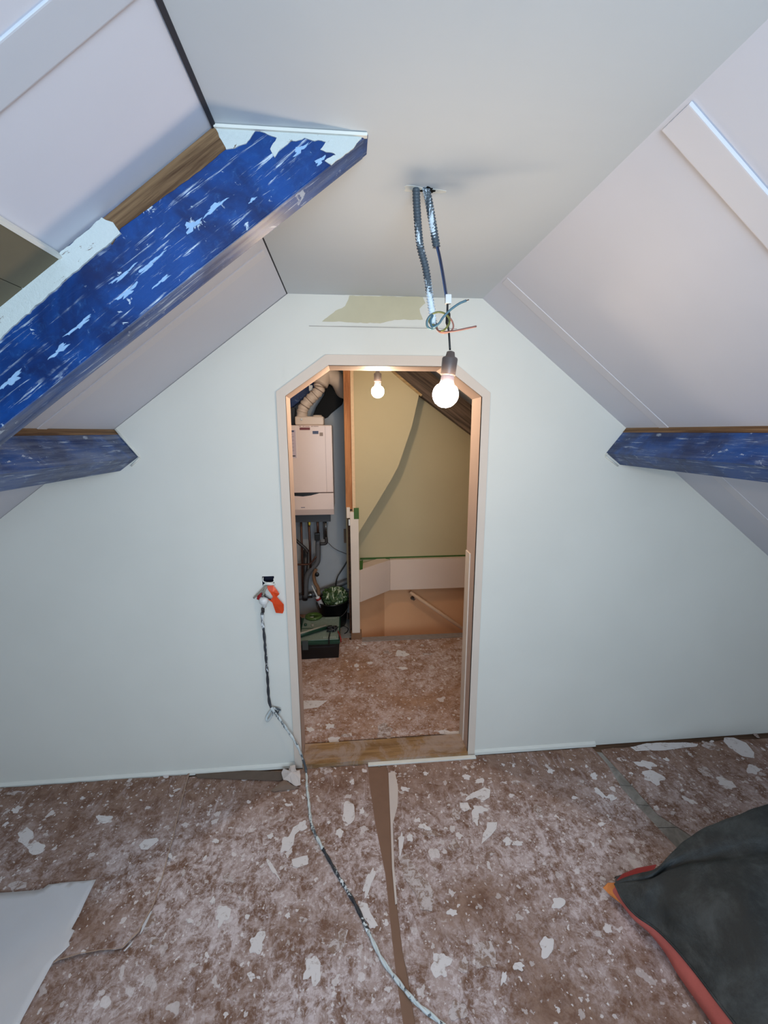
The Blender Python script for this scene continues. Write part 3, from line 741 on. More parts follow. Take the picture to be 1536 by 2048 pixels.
sheet('orange_flag', [(870, 830), (970, 820), (1190, 1060), (1195, 1240), (1160, 1335), (950, 1320), (900, 1180), (840, 1000), (740, 930), (700, 900), (740, 880), (800, 900)], [D-.028, D-.028, D-.022, D-.014, D-.012, D-.012, D-.02, D-.03, D-.03, D-.03, D-.03, D-.03], M_ORANGE, tape)
sheet('red_tag', [(380, 770), (520, 690), (540, 800), (440, 930), (360, 900)], [D-.02]*5, M_RED, tape)
tube('wire_sleeve', [PW(650, 480, D-.015), PW(520, 620, D-.022), PW(400, 740, D-.025), PW(270, 860, D-.02)], .0042, M_ORANGECAB, tape, 8, 5)
tube('wire_sleeve', [PW(670, 500, D-.018), PW(600, 620, D-.03), PW(560, 780, D-.03)], .0045, M_ORANGECAB, tape, 8, 5)
tube('black_wire', [PW(560, 780, D-.03), PW(660, 830, D-.034), PW(790, 910, D-.032)], .0022, M_BLACKP, tape, 8, 4)
bm = bmesh.new(); add_tube(bm, crom([PW(570, 460, D-.008), PW(680, 420, D-.014), PW(800, 430, D-.014), PW(920, 440, D-.006)], 5), [.003+.004*math.sin(math.pi*i/15) for i in range(16)], 10); fin('plaster_lump', bm, M_WALL, tape, True)
plug = thing('cable_plug', 'white plug head at the upper end of the hanging cable', 'plug', PW(580, 980))
lathe('plug_body', [(.008, .020), (.016, .017), (.0195, .008), (.019, -.004), (.012, -.013), (.0085, -.018), (.0085, -.027)], PW(580, 965, D-.026), M_WHITEPL, plug, 20, Matrix.Rotation(math.radians(8), 3, 'X'))
lathe('plug_pin', [(.0022, .034), (.0025, .02), (.0025, .015)], PW(540, 965, D-.026), M_STEEL, plug, 10)
lathe('plug_pin', [(.0022, .034), (.0025, .02), (.0025, .015)], PW(630, 965, D-.026), M_STEEL, plug, 10)
lathe('cable_sleeve', [(.0062, .012), (.0072, .009), (.0072, -.005), (.006, -.008)], PW(550, 1250, D-.026), M_DKPIPE, plug, 14)

k7 = lambda u, v: (430+u/4.096, 1120+v/4.096); k6 = lambda u, v: (560+u/2.56, 1440+v/2.56)
hang = [((388, 430), D-.026), ((386, 500), D-.026), ((400, 590), D-.024), ((413, 740), D-.022), ((430, 960), D-.022), ((440, 1130), D-.024), ((455, 1200), D-.03)]
cab = thing('extension_cable', 'plaster spattered dark cable hanging from the plug and trailing across the floor', 'cable', Z(640, 1600, 0))
H = [Y(*k7(*p), y) for p, y in hang]
def twisted(name, pts, r, off, m, parent, sub=8, turns=70):
    P = crom(pts, sub); n = len(P); bm = bmesh.new()
    L_ = [0]
    for a, b in zip(P, P[1:]): L_.append(L_[-1]+(b-a).length)
    for ph in (0, math.pi):
        Q = []
        for i, p in enumerate(P):
            t = (P[min(i+1, n-1)]-P[max(i-1, 0)]).normalized(); a = t.orthogonal().normalized(); b = t.cross(a); th_ = L_[i]*turns+ph
            Q.append(p + (a*math.cos(th_)+b*math.sin(th_))*off)
        add_tube(bm, Q, r, 8)
    return fin(name, bm, m, parent, smooth=True)
kn = Y(*k7(460, 1210), D-.03)
twisted('hanging_length', H + [kn], .0042, .0024, M_CABLE, cab, 10, 60)
# loop lying against the wall, then down to the floor
loop = [Y(*k7(462, 1212), D-.03), Y(*k7(530, 1225), D-.014), Y(*k7(515, 1255), D-.010), Y(*k7(470, 1225), D-.012), Y(*k7(425, 1285), D-.014), Y(*k7(430, 1318), D-.022), Y(*k7(465, 1275), D-.03), Y(*k7(478, 1225), D-.036)]
tube('knot_loop', loop, .0055, M_CABLEW, cab, 8, 8)
drop = [Y(*k7(460, 1210), D-.036), Y(*k7(520, 1290), D-.04), Y(*k7(590, 1390), D-.045), Y(*k7(650, 1480), D-.05), Y(*k7(700, 1580), D-.05), Z(612, 1540, .009), Z(614, 1575, .008)]
twisted('trailing_length', drop, .0042, .0022, M_CABLEW, cab, 10, 60)
fl = [(614, 1575), (617, 1598), (624, 1651), (646, 1698)]
twisted('trailing_length', [Z(u, v, .008) for u, v in fl], .0042, .0022, M_CABLEW, cab, 12, 60)
fl = [(646, 1698), (677, 1752), (712, 1811), (736, 1862)]
twisted('trailing_length', [Z(u, v, .008) for u, v in fl], .0042, .0022, M_CABLE, cab, 12, 60)
fl = [(736, 1862), (763, 1917), (794, 1960), (833, 2006), (884, 2048), (960, 2120)]
twisted('trailing_length', [Z(u, v, .008) for u, v in fl], .0042, .0022, M_CABLEW, cab, 12, 60)

# ================================================================== FLOOR COVERING
def flat(name, P, z0, t, m, parent=None):
    P = [Vector((p.x, p.y, z0)) for p in P]
    bm = bmesh.new(); vs = [bm.verts.new(p) for p in P]; es = [bm.edges.new((vs[i], vs[(i+1) % len(vs)])) for i in range(len(vs))]
    bmesh.ops.triangle_fill(bm, edges=es, use_beauty=True)
    e = bmesh.ops.extrude_face_region(bm, geom=list(bm.faces)); bmesh.ops.translate(bm, verts=[v for v in e['geom'] if isinstance(v, bmesh.types.BMVert)], vec=(0, 0, t))
    return fin(name, bm, m, parent)
def fj(p, amp, seed, step=.03):
    out = []
    for i in range(len(p)-1):
        a, b = Vector(p[i]), Vector(p[i+1]); k = max(1, int((b-a).length/step))
        for j in range(k):
            c = a+(b-a)*(j/k); nv = mnoise.noise_vector(c*14+Vector((seed, 0, 0)))*amp; nv.z = 0
            n2 = mnoise.noise_vector(c*60+Vector((seed, 3, 0)))*amp*.4; n2.z = 0
            out.append(c+(nv+n2 if (i or j) else Vector((0, 0, 0))))
    out.append(Vector(p[-1])); return out
seam1 = [Z(*p) for p in [(381, 1548), (366, 1600), (345, 1686), (323, 1771), (311, 1809), (279, 1870), (246, 1902), (200, 1908), (161, 1914), (117, 1928), (40, 1975), (-150, 2080)]]
stripL = [Z(*p) for p in [(735, 1528), (740, 1577), (751, 1651), (771, 1752), (783, 1870), (794, 1967), (806, 2048), (825, 2200)]]
stripR = [Z(*p) for p in [(772, 1532), (777, 1548), (786, 1651), (790, 1752), (794, 1815), (806, 1909), (816, 1960), (830, 2048), (850, 2200)]]
rsL = [Z(*p) for p in [(1189, 1502), (1214, 1530), (1244, 1580), (1290, 1630), (1320, 1662), (1352, 1696), (1420, 1790), (1560, 2000)]]
rsR = [Z(*p) for p in [(1204, 1506), (1250, 1556), (1315, 1630), (1383, 1674), (1460, 1745), (1640, 1960)]]
def wallpts(us, off=.015, jit=.006):
    return [Vector((x, D-off-random.uniform(0, jit), 0)) for x in us]
xs = lambda a, b, n: [a+(b-a)*i/n for i in range(n+1)]
YN = -1.0
# layer 1: right-middle and far pieces; layer 2: left sheets lap over
cA_ = flat('cardboard_sheet', [Vector((XKL+.02, D-.02, 0))] + wallpts(xs(XKL+.1, seam1[0].x-.01, 30)) + fj(seam1, .004, 2, .02) + [Vector((-1.2, .4, 0)), Vector((XKL+.02, .4, 0))], .0100, .0022, M_CARD3)
se = fj(seam1, .004, 2, .02)
sev = [p + Vector((-.0035, .0015, 0)) for p in se]
flat('torn_edge', se + sev[::-1], .0118, .0014, plain('pale_cardboard_edge', (176, 150, 130), .85, .1), cA_)['label'] = 'pale torn edge'
tag(cA_, 'dusty brown cardboard sheet covering the floor on the left, torn lower edge', 'floor covering')
cB_ = flat('cardboard_sheet', [Vector((XKL+.02, .9, 0)), Vector((seam1[0].x-.08, .9+.5, 0))] + wallpts(xs(seam1[0].x-.05, stripL[0].x-.01, 20), .018, .008) + stripL[:-1] + [Vector((stripL[-1].x, YN, 0)), Vector((XKL+.02, YN, 0))], .0005, .0025, M_CARD)
tag(cB_, 'dusty cardboard sheet under the trailing cable in front of the door', 'floor covering')
cs = flat('cardboard_strip', [p for p in stripL] + [p for p in stripR[::-1]], .0008, .0022, M_CARDCLEAN)
tag(cs, 'clean brown cardboard strip running from the door towards the viewer', 'floor covering')
cC_ = flat('cardboard_sheet', [Vector((stripR[0].x, D-.02, 0))] + wallpts(xs(stripR[0].x+.04, rsL[0].x-.003, 24), .016, .005) + fj(rsL, .002, 5, .04) + [Vector((rsL[-1].x, YN, 0)), Vector((stripR[-1].x, YN, 0))] + fj(stripR[::-1], .002, 8, .03)[:-1], .001, .0042, M_CARD2)
tag(cC_, 'dusty cardboard sheet right of the clean brown strip', 'floor covering')
cD_ = flat('cardboard_sheet', wallpts(xs(rsR[0].x+.005, XKR-.02, 24), .03, .012) + [Vector((XKR-.02, YN, 0)), Vector((rsR[-1].x+.1, YN, 0))] + fj(rsR[::-1], .003, 9, .04), .001, .0035, M_CARD2)
tag(cD_, 'plaster splashed cardboard sheet at the far right along the wall', 'floor covering')
cE_ = flat('cardboard_sheet', [Vector((-1.6, WT1+.014, 0)), Vector((IR+.9, WT1+.020, 0)), Vector((IR+.9, 2.90, 0)), Vector((.09, 2.915, 0)), Vector((-.01, 2.91, 0)), Vector((-.02, 3.40, 0)), Vector((-1.4, 3.40, 0))], .0005, .003, M_CARDW)
tag(cE_, 'brown splashed cardboard sheet covering the landing beyond the door', 'floor covering')
eg = box('landing_edging', (.085, 2.87, .0036), (1.5, 2.935, .009), plain('grey_worn_edge', (150, 136, 128), .8, .2, 30, .4, world=True), None, .002)
tag(eg, 'worn grey edging along the stair side of the landing', 'edging')
# grey floor strip pieces showing between two sheets
a0 = rsL; b0 = rsR
def lerp_line(L_, t):
    tot = [0]
    for a, b in zip(L_, L_[1:]): tot.append(tot[-1]+(b-a).length)
    s = t; 
    for i in range(len(L_)-1):
        if s <= tot[i+1]: return L_[i].lerp(L_[i+1], (s-tot[i])/(tot[i+1]-tot[i]))
    return L_[-1]
cuts = [0, .10, .20, .30, .41, .55, .72]
for i in range(len(cuts)-1):
    s0, s1 = cuts[i]+.0015, cuts[i+1]-.0015
    flat('floor_strip', [lerp_line(a0, s0)+Vector((-.012, 0, 0)), lerp_line(b0, s0)+Vector((.012, 0, 0)), lerp_line(b0, s1)+Vector((.012, 0, 0)), lerp_line(a0, s1)+Vector((-.012, 0, 0))], -.0038, .0045, M_GREYBOARD, floor)

# splashes: thin dried patches lying on the sheets
def blob(c, w_, h_, seed, rot=0, parent=None, m=None, z0=.003, name='plaster_splash', px=True):
    P = []
    n = 22; rnd = random.Random(seed); ph = [rnd.uniform(0, 6.28) for _ in range(5)]; am = [rnd.uniform(.04, .16) for _ in range(5)]
    for k in range(n):
        t = k/n*2*math.pi; r = 1 + sum(am[j]*math.sin((j+2)*t+ph[j]) for j in range(5))
        du, dv = w_/2*r*math.cos(t), h_/2*r*math.sin(t); cr, sr = math.cos(rot), math.sin(rot)
        P.append(Z(c[0]+du*cr-dv*sr, c[1]+du*sr+dv*cr))
    return flat(name, P, z0+(seed % 97)*.000012, .0011, m or M_SPLAT, parent)
K5 = lambda u, v: (u/2.477, 1480+v/2.477); K6 = lambda u, v: (560+u/2.56, 1440+v/2.56); K8 = lambda u, v: (1140+u/3.369, 1440+v/3.369); K4 = lambda u, v: (580+u/3.84, 1440+v/3.84)
ZA, ZB, ZCc, ZD, ZE = .0118, .0028, .0050, .0043, .0034
sd = 100
def poly_splash(K, pts, parent, z0, m=None, name='plaster_splash'):
    global sd; sd += 1
    P = [Z(*K(*p)) for p in pts]; P = P + [P[0]]
    P = fj(P, .004, sd, .008)[:-1]
    return flat(name, P, z0+.0012+(sd % 7)*.0001, .0006, m or M_SPLAT, parent)
for (K, lst, par, z0) in (
    (K5, [(520, 405, 75, 42, 0), (130, 490, 85, 70, -.4), (78, 275, 95, 20, -.1), (78, 363, 36, 24, 0), (845, 588, 20, 26, 0), (640, 230, 42, 20, -.2), (410, 300, 24, 13, -.3), (30, 430, 36, 14, -.6), (585, 436, 20, 8, -.2), (325, 325, 16, 10, 0), (180, 550, 90, 60, -.2), (90, 735, 100, 40, -.2), (825, 190, 30, 22, 0), (700, 310, 12, 8, 0)], cA_, ZA),
    (K5, [(765, 1000, 48, 40, .4), (1275, 1010, 72, 105, .3), (1245, 1175, 36, 42, 0), (1130, 690, 52, 40, .3), (1070, 505, 30, 22, 0), (1340, 480, 32, 22, -.3), (1215, 475, 18, 18, 0), (1015, 590, 14, 30, .5), (1500, 430, 45, 45, 0), (1490, 610, 85, 50, -.2), (1420, 520, 50, 90, .5), (1350, 640, 20, 110, -.6), (1195, 790, 40, 18, .6), (1225, 880, 24, 24, 0), (940, 900, 30, 24, 0), (910, 660, 14, 50, .4), (1105, 870, 60, 110, .5), (1055, 800, 20, 40, .3), (735, 900, 60, 90, .4)], cB_, ZB),
    (K6, [(352, 478, 62, 120, .1), (232, 255, 64, 50, 0), (305, 582, 42, 38, 0), (170, 1285, 82, 145, .1), (300, 1140, 60, 150, .5), (455, 835, 36, 150, .3), (40, 438, 30, 14, 0), (205, 640, 60, 60, 0), (370, 320, 20, 30, 0), (420, 470, 24, 30, 0), (120, 1030, 44, 22, -.2), (40, 1005, 26, 26, 0), (470, 1040, 40, 70, -.5), (350, 1220, 24, 16, 0), (250, 528, 16, 16, 0)], cB_, ZB),
    (K6, [(880, 993, 52, 34, .2), (820, 1262, 92, 130, 0), (940, 1265, 54, 74, .2), (1365, 1170, 70, 108, 0), (1425, 945, 62, 62, 0), (900, 490, 48, 60, .4), (1000, 500, 36, 80, -.2), (740, 555, 60, 28, .4), (775, 588, 96, 26, .1), (1165, 628, 42, 40, .4), (1215, 638, 50, 28, 0), (890, 648, 52, 54, 0), (1385, 268, 32, 24, 0), (1195, 240, 14, 14, 0), (1205, 325, 44, 20, .1), (745, 280, 26, 16, .2), (955, 298, 40, 26, 0), (1080, 690, 30, 20, 0), (620, 640, 26, 100, .1), (665, 610, 30, 40, 0), (1320, 470, 40, 60, -.4), (1020, 465, 70, 40, .2), (640, 360, 44, 22, 0), (790, 760, 16, 60, -.1), (1145, 1330, 26, 70, .3), (1220, 1270, 60, 40, 0), (910, 1500, 90, 100, .2)], cC_, ZCc),
    (K8, [(945, 180, 130, 44, .35), (510, 305, 130, 48, .2), (560, 390, 150, 80, .3), (910, 355, 110, 54, .5), (1050, 430, 130, 54, .4), (805, 550, 100, 26, .4), (690, 632, 42, 24, .2), (1230, 340, 90, 60, .3), (650, 272, 36, 22, .3), (1255, 110, 44, 20, .5), (755, 480, 26, 18, .2), (580, 600, 40, 30, .3), (1250, 490, 30, 20, 0), (955, 150, 30, 14, 0), (410, 365, 30, 14, .2)], cD_, ZD),
    (K8, [(160, 385, 50, 40, .3), (80, 425, 30, 40, 0), (110, 320, 20, 16, 0), (200, 500, 100, 30, .7), (195, 1455, 80, 40, .5), (280, 530, 60, 40, .2), (210, 710, 50, 24, 0)], cC_, ZCc),
    (K4, [(305, 52, 62, 40, 0), (335, 158, 88, 52, 0), (725, 90, 120, 110, 0), (1225, 102, 170, 34, .05), (155, 78, 56, 34, 0), (430, 125, 80, 24, 0), (700, 182, 30, 14, 0)], cE_, ZE),
    (lambda u, v: (560+u/3.657, 1000+v/3.657), [(780, 1117, 46, 26, 0), (890, 1128, 90, 46, 0), (565, 1085, 16, 20, 0), (1080, 1130, 70, 20, 0), (660, 1195, 36, 18, 0), (620, 1060, 40, 12, 0), (1040, 1068, 30, 16, 0), (560, 1215, 40, 22, 0), (900, 1235, 60, 22, 0)], cE_, ZE)):
    for i, (u, v, a, b, r) in enumerate(lst):
        c = K(u, v); k = K(1, 0)[0]-K(0, 0)[0]
        blob(c, a*k, b*k, sd+i, r, par, M_SPLAT if (i*7+sd) % 3 else M_SPLAT2, z0)
    sd += 50
poly_splash(K6, [(950, 408), (985, 378), (1045, 350), (1076, 362), (1075, 402), (1045, 420), (1000, 402), (950, 422)], cC_, ZCc)
poly_splash(K6, [(1060, 530), (1110, 530), (1108, 560), (1070, 605), (1030, 640), (1040, 590), (1058, 560)], cC_, ZCc)
poly_splash(K6, [(605, 705), (650, 690), (715, 790), (760, 830), (790, 905), (780, 990), (722, 980), (700, 905), (640, 820)], cC_, ZCc, M_SPLAT2)
poly_splash(K6, [(1000, 1150), (1080, 1140), (1105, 1200), (1110, 1280), (1050, 1270), (1005, 1285), (995, 1200)], cC_, ZCc, M_SPLAT2)
poly_splash(K6, [(920, 430), (960, 430), (975, 460), (945, 475), (925, 455)], cC_, ZCc)
poly_splash(K6, [(115, 528), (112, 560), (76, 592), (70, 650), (12, 642), (50, 590), (68, 555)], cB_, ZB)
poly_splash(K6, [(60, 720), (140, 700), (145, 745), (90, 762), (65, 750)], cB_, ZB)
poly_splash(K6, [(400, 930), (450, 945), (470, 1000), (505, 1060), (470, 1065), (420, 1010)], cB_, ZB)
poly_splash(K5, [(690, 537), (720, 507), (780, 500), (786, 514), (735, 556), (702, 556)], cA_, ZA)
poly_splash(K8, [(405, 190), (520, 166), (780, 156), (862, 170), (850, 184), (640, 210), (440, 215)], cD_, ZD)
poly_splash(K8, [(1040, 125), (1100, 125), (1180, 158), (1240, 225), (1244, 265), (1160, 250), (1070, 192), (1035, 150)], cD_, ZD)
poly_splash(lambda u, v: (u, v), [(598, 1403), (655, 1402), (637, 1416), (601, 1421)], cE_, ZE)

# white paper curl at the edge of the brown strip
cu = [K6(*p) for p in [(555, 272), (588, 262), (605, 350), (602, 440), (578, 530), (585, 760), (600, 940), (590, 945), (574, 760), (566, 530), (560, 400)]]
o = flat('paper_curl', [Z(u, v, .006) for u, v in cu], .0055, .0018, M_PAPERPINK); tag(o, 'long curled sliver of white paper beside the clean brown strip', 'paper scrap')
# thin white paper edges of the torn seam
cu = [K5(*p) for p in [(755, 845), (735, 860), (710, 910), (692, 965), (705, 950), (735, 890)]]
o = flat('paper_tear', [Z(u, v, .008) for u, v in cu], .008, .001, M_PAPER); tag(o, 'white torn paper edge at the bend of the left seam', 'paper scrap')
cu = [K5(*p) for p in [(662, 992), (640, 1015), (612, 1045), (618, 1048), (650, 1015)]]
o = flat('paper_tear', [Z(u, v, .008) for u, v in cu], .008, .001, M_PAPER); tag(o, 'smaller white torn paper edge lower along the left seam', 'paper scrap')

# large white sheet lower left, softly creased
def draped(name, outline, m, label, cat, z0=.0145, amp=.008, res=.02):
    P = [Vector((p.x, p.y, 0)) for p in outline]
    bm = bmesh.new(); vs = [bm.verts.new(p) for p in P]; es = [bm.edges.new((vs[i], vs[(i+1) % len(vs)])) for i in range(len(vs))]
    bmesh.ops.triangle_fill(bm, edges=es, use_beauty=True)
    for _ in range(5):
        le = [e for e in bm.edges if e.calc_length() > res*1.6]
        if not le: break
        bmesh.ops.subdivide_edges(bm, edges=le, cuts=1); bmesh.ops.triangulate(bm, faces=bm.faces)
    for v in bm.verts:
        v.co.z = z0 + amp*(.5+.5*mnoise.noise(v.co*5)) + amp*.4*abs(mnoise.noise(v.co*13))
    e = bmesh.ops.extrude_face_region(bm, geom=list(bm.faces)); bmesh.ops.translate(bm, verts=[v for v in e['geom'] if isinstance(v, bmesh.types.BMVert)], vec=(0, 0, .0008))
    o = fin(name, bm, m, None, smooth=True); tag(o, label, cat); return o
ol = [Z(*K5(*p)) for p in [(-500, 830), (0, 782), (210, 765), (245, 738), (480, 710), (440, 790), (400, 880), (358, 958), (374, 966), (345, 1020), (350, 1040), (270, 1120), (120, 1407), (30, 1600), (-700, 1600)]]
draped('paper_sheet', ol, M_PAPER, 'large white paper sheet lying on the floor in the lower left corner', 'paper')
# crumpled scrap by the door frame
sc = thing('crumpled_paper', 'torn crumpled piece of pale paper against the foot of the left door frame', 'paper scrap', Z(580, 1565))
def crumple(name, px, hs, m):
    P = [Z(*k7(*p), h) for p, h in zip(px, hs)]; c = sum(P, Vector())/len(P)+Vector((0, 0, .012)); bm = bmesh.new()
    vs = [bm.verts.new(p) for p in P]; cv = bm.verts.new(c)
    for i in range(len(vs)): bm.faces.new((vs[i], vs[(i+1) % len(vs)], cv))
    bmesh.ops.subdivide_edges(bm, edges=list(bm.edges), cuts=2, use_grid_fill=True); bmesh.ops.triangulate(bm, faces=bm.faces)
    for v in bm.verts: v.co += mnoise.noise_vector(v.co*60)*.003
    e = bmesh.ops.extrude_face_region(bm, geom=list(bm.faces)); bmesh.ops.translate(bm, verts=[v for v in e['geom'] if isinstance(v, bmesh.types.BMVert)], vec=(0, 0, .0008))
    fin(name, bm, m, sc)
crumple('torn_flap', [(545, 1745), (560, 1705), (600, 1720), (615, 1690), (655, 1680), (665, 1730), (695, 1720), (700, 1790), (705, 1840), (660, 1858), (600, 1810), (560, 1800)], [.03, .045, .035, .05, .055, .05, .045, .035, .02, .012, .02, .022], M_PAPERPINK)
crumple('folded_underside', [(455, 1890), (520, 1835), (570, 1800), (640, 1850), (690, 1862), (600, 1885), (490, 1898)], [.008, .02, .024, .018, .010, .007, .007], plain('brown_paper_back', (120, 100, 86), .8, .08))
# torn cardboard pieces at the wall
for i, (px, lab) in enumerate([([(390, 1548), (403, 1538), (545, 1543), (590, 1546), (560, 1562), (395, 1556)], 'dark torn cardboard strip along the wall left of the crumpled paper'), ([(735, 1517), (765, 1512), (775, 1525), (758, 1534)], 'small grey torn flap in front of the threshold')]):
    o = flat('cardboard_scrap', [Z(u, v, .006) for u, v in px], .0062, .0015, [plain('grey_brown_scrap', (104, 88, 76), .85, .1), M_GREYBOARD][i]); tag(o, lab, 'cardboard scrap')

# ================================================================== BAG, LOWER RIGHT
def Hh(u, v, z): return Z(u, v, z)
front = [((1230, 1768), .085), ((1246, 1800), .088), ((1272, 1830), .092), ((1312, 1858), .10), ((1352, 1898), .11), ((1395, 1950), .12), ((1440, 2010), .13), ((1500, 2085), .14), ((1600, 2200), .15)]
back = [((1230, 1767), .087), ((1262, 1752), .12), ((1312, 1734), .17), ((1345, 1698), .20), ((1385, 1668), .24), ((1430, 1648), .27), ((1480, 1628), .30), ((1540, 1606), .33), ((1680, 1590), .36)]
bag = thing('tarpaulin_bag', 'big slumped dusty black tarpaulin bag with red lining in the lower right corner', 'bag', Z(1450, 1900))
nF = 48; nS = 26
Fp = crom([Hh(*p, z) for p, z in front], 6); Bp = crom([Hh(*p, z) for p, z in back], 6)
rows = []
bm = bmesh.new()
for i in range(len(Fp)):
    f_, b_ = Fp[i], Bp[i]; row = []
    s = i/(len(Fp)-1)
    for j in range(nS+1):
        t = j/nS; p = f_.lerp(b_, t)
        bul = math.sin(math.pi*min(1, t*1.0))*.055*s
        crease = -.022*math.exp(-((t-.80+.1*s)/.045)**2)*min(1, s*3)
        p = p + Vector((0, 0, bul*.8+crease)) + mnoise.noise_vector(p*7)*.016*s + mnoise.noise_vector(p*22)*.004*min(1, s*2+.1)
        row.append(bm.verts.new(p))
    rows.append(row)
for a, b in zip(rows, rows[1:]):
    for j in range(nS): bm.faces.new((a[j], a[j+1], b[j+1], b[j]))
# back side falls to the floor, behind the ridge
prev = None
for i in range(len(Bp)):
    top = rows[i][-1]; c1 = top.co + Vector((.04, .05, 0)); c1.z = top.co.z*.55; c2 = Vector((c1.x+.01, c1.y+.02, .012))
    v1, v2 = bm.verts.new(c1), bm.verts.new(c2)
    if prev: bm.faces.new((prev[0], top, v1, prev[1])); bm.faces.new((prev[1], v1, v2, prev[2]))
    prev = (top, v1, v2)
fin('bag_cloth', bm, M_BAG, bag, smooth=True)
# hem along the front edge
bm = bmesh.new(); add_tube(bm, Fp, .0035, 8); fin('hem', bm, M_BAG, bag, True)
# red lining showing below the front edge
redw = [0.0, .012, .02, .012, .03, .040, .045, .045, .045]
bm = bmesh.new(); pr2 = None
rp = [((1215, 1782), .03), ((1240, 1806), .045), ((1266, 1838), .05), ((1298, 1866), .052), ((1330, 1906), .05), ((1356, 1950), .05), ((1412, 2030), .05), ((1460, 2100), .05), ((1560, 2220), .05)]
Rp = crom([Hh(*p, z) for p, z in rp], 6)
for i in range(len(Fp)):
    a = Fp[i]-Vector((0, 0, .003)); c = Rp[i]; e_ = c + Vector((.045, .03, 0)); e_.z = .010
    q_ = [bm.verts.new(a + Vector((.004, .004, 0))), bm.verts.new(a.lerp(c, .55)+Vector((-.003, 0, 0))), bm.verts.new(c), bm.verts.new(e_)]
    if pr2:
        for k in range(3): bm.faces.new((pr2[k], pr2[k+1], q_[k+1], q_[k]))
    pr2 = q_
fin('red_lining', bm, M_BAGRED, bag, smooth=True)['label'] = 'faded red inner lining'
P = [Hh(1206, 1776, .04), Hh(1216, 1766, .06), Hh(1231, 1766, .085), Hh(1240, 1792, .082), Hh(1262, 1822, .075), Hh(1240, 1806, .05), Hh(1220, 1790, .04)]
prism('orange_corner', P, (0.002, .004, -.004), M_ORANGE2, bag)['label'] = 'orange corner tip'
P = [Hh(1233, 1764, .08), Hh(1246, 1750, .09), Hh(1275, 1738, .11), Hh(1313, 1731, .14), Hh(1306, 1742, .15), Hh(1270, 1756, .11)]
prism('red_flap', P, (.004, .008, -.006), M_BAGDRED, bag)['label'] = 'dark red inner flap behind the front corner'
tube('eyelet', [Hh(1322, 1866, .085)+Vector((.006*math.cos(a), .004*math.sin(a), .002*math.cos(a))) for a in [k*math.pi/4 for k in range(9)]], .0014, M_STEEL, bag, 6)

# ================================================================== BOILER CORNER
BX0, BX1, BY0, BY1, BZ0, BZ1 = -.545, -.106, 3.06, 3.38, .935, 1.598
bo = thing('wall_boiler', 'white wall hung boiler with stickers seen through the doorway', 'boiler', ((BX0+BX1)/2, 3.4, BZ0))
sx0 = lambda u, v, y=BY0: Y(u, v, y)
zs = Y(620, 986, BY0).z
box('casing', (BX0+.004, BY0+.02, BZ0+.03), (BX1-.002, YB-.002, BZ1), M_BOILER, bo, .006)
# front door, upper
box('front_panel', (BX0, BY0, zs+.003), (BX1, BY0+.03, BZ1-.002), M_BOILER, bo, .006)
box('front_recess_line', (Y(651, 900, BY0).x, BY0-.0006, zs+.004), (Y(651, 900, BY0).x+.0022, BY0+.001, BZ1-.01), plain('panel_seam', (176, 150, 140), .5), bo)
# lower flap with tapered bottom
lf = [(BX0, BY0+.0, zs-.003), (BX0, BY0+.0, BZ0+.05), (BX0, BY0+.025, BZ0+.004), (BX0, BY0+.06, BZ0), (BX0, BY0+.06, zs-.003)]
prism('control_flap', lf, (BX1-BX0, 0, 0), M_BOILER, bo, .002)
gp = [Y(u, v, BY0-.0005) for u, v in [(584, 986), (628, 986), (640, 986), (622, 991), (606, 993), (590, 992), (584, 989)]]
prism('grip_recess', gp, (0, .0012, 0), M_BLACKP, bo)['label'] = 'dark curved grip recess'
box('panel_gap', (BX0+.002, BY0+.004, zs-.004), (BX1-.002, BY0+.03, zs+.004), plain('gap_shadow', (90, 66, 60), .7), bo)
def stick(u0, v0, u1, v1, m, nm='sticker', lab=None, y=BY0-.0008):
    a, b = Y(u0, v0, y), Y(u1, v1, y); o = box(nm, (min(a.x, b.x), y, min(a.z, b.z)), (max(a.x, b.x), y+.0009, max(a.z, b.z)), m, bo)
    if lab: o['label'] = lab
    return o
stick(599, 855, 620, 860, M_DKRED, lab='dark red bar sticker')
stick(625, 862, 637, 868, M_NAVY, lab='navy blue sticker'); stick(639, 865, 646, 872, plain('brownish_sticker', (150, 130, 118), .6), lab='small brown square sticker')
stick(574, 860, 593, 916, M_STICK, lab='pale instruction sticker', y=BY0-.0005)
stick(578, 861, 588, 864, M_NAVY, 'sticker_header'); stick(580, 911, 591, 913, M_BLACKP, 'sticker_line'); stick(580, 868, 584, 869, M_BLACKP, 'sticker_line')
for i in range(5): stick(580, 873+i*7, 588, 873.8+i*7, plain('grey_print', (150, 134, 142), .6) if i == 0 else bpy.data.materials['grey_print'], 'sticker_line')
stick(602, 1014.5, 610, 1015.5, M_NAVY, 'name_plate')
for (a, b) in ((598, 602), (605, 609), (610, 619), (622, 626), (627, 637)): stick(a, 852, b, 853.6, bpy.data.materials['panel_seam'], 'print_mark')
# glossy sticker strip that catches the light
stick(591.5, 853, 594.5, 915, plain('glossy_film', (240, 240, 240), .05, .0), 'glossy_strip', 'shiny film edge')
# connection rail and pipes under the boiler
box('connection_rail', (BX0, BY0+.10, .868), (Y(661, 1036, BY0+.1).x, BY0+.13, BZ0+.01), plain('rail_grey', (60, 62, 66), .5), bo, .002)
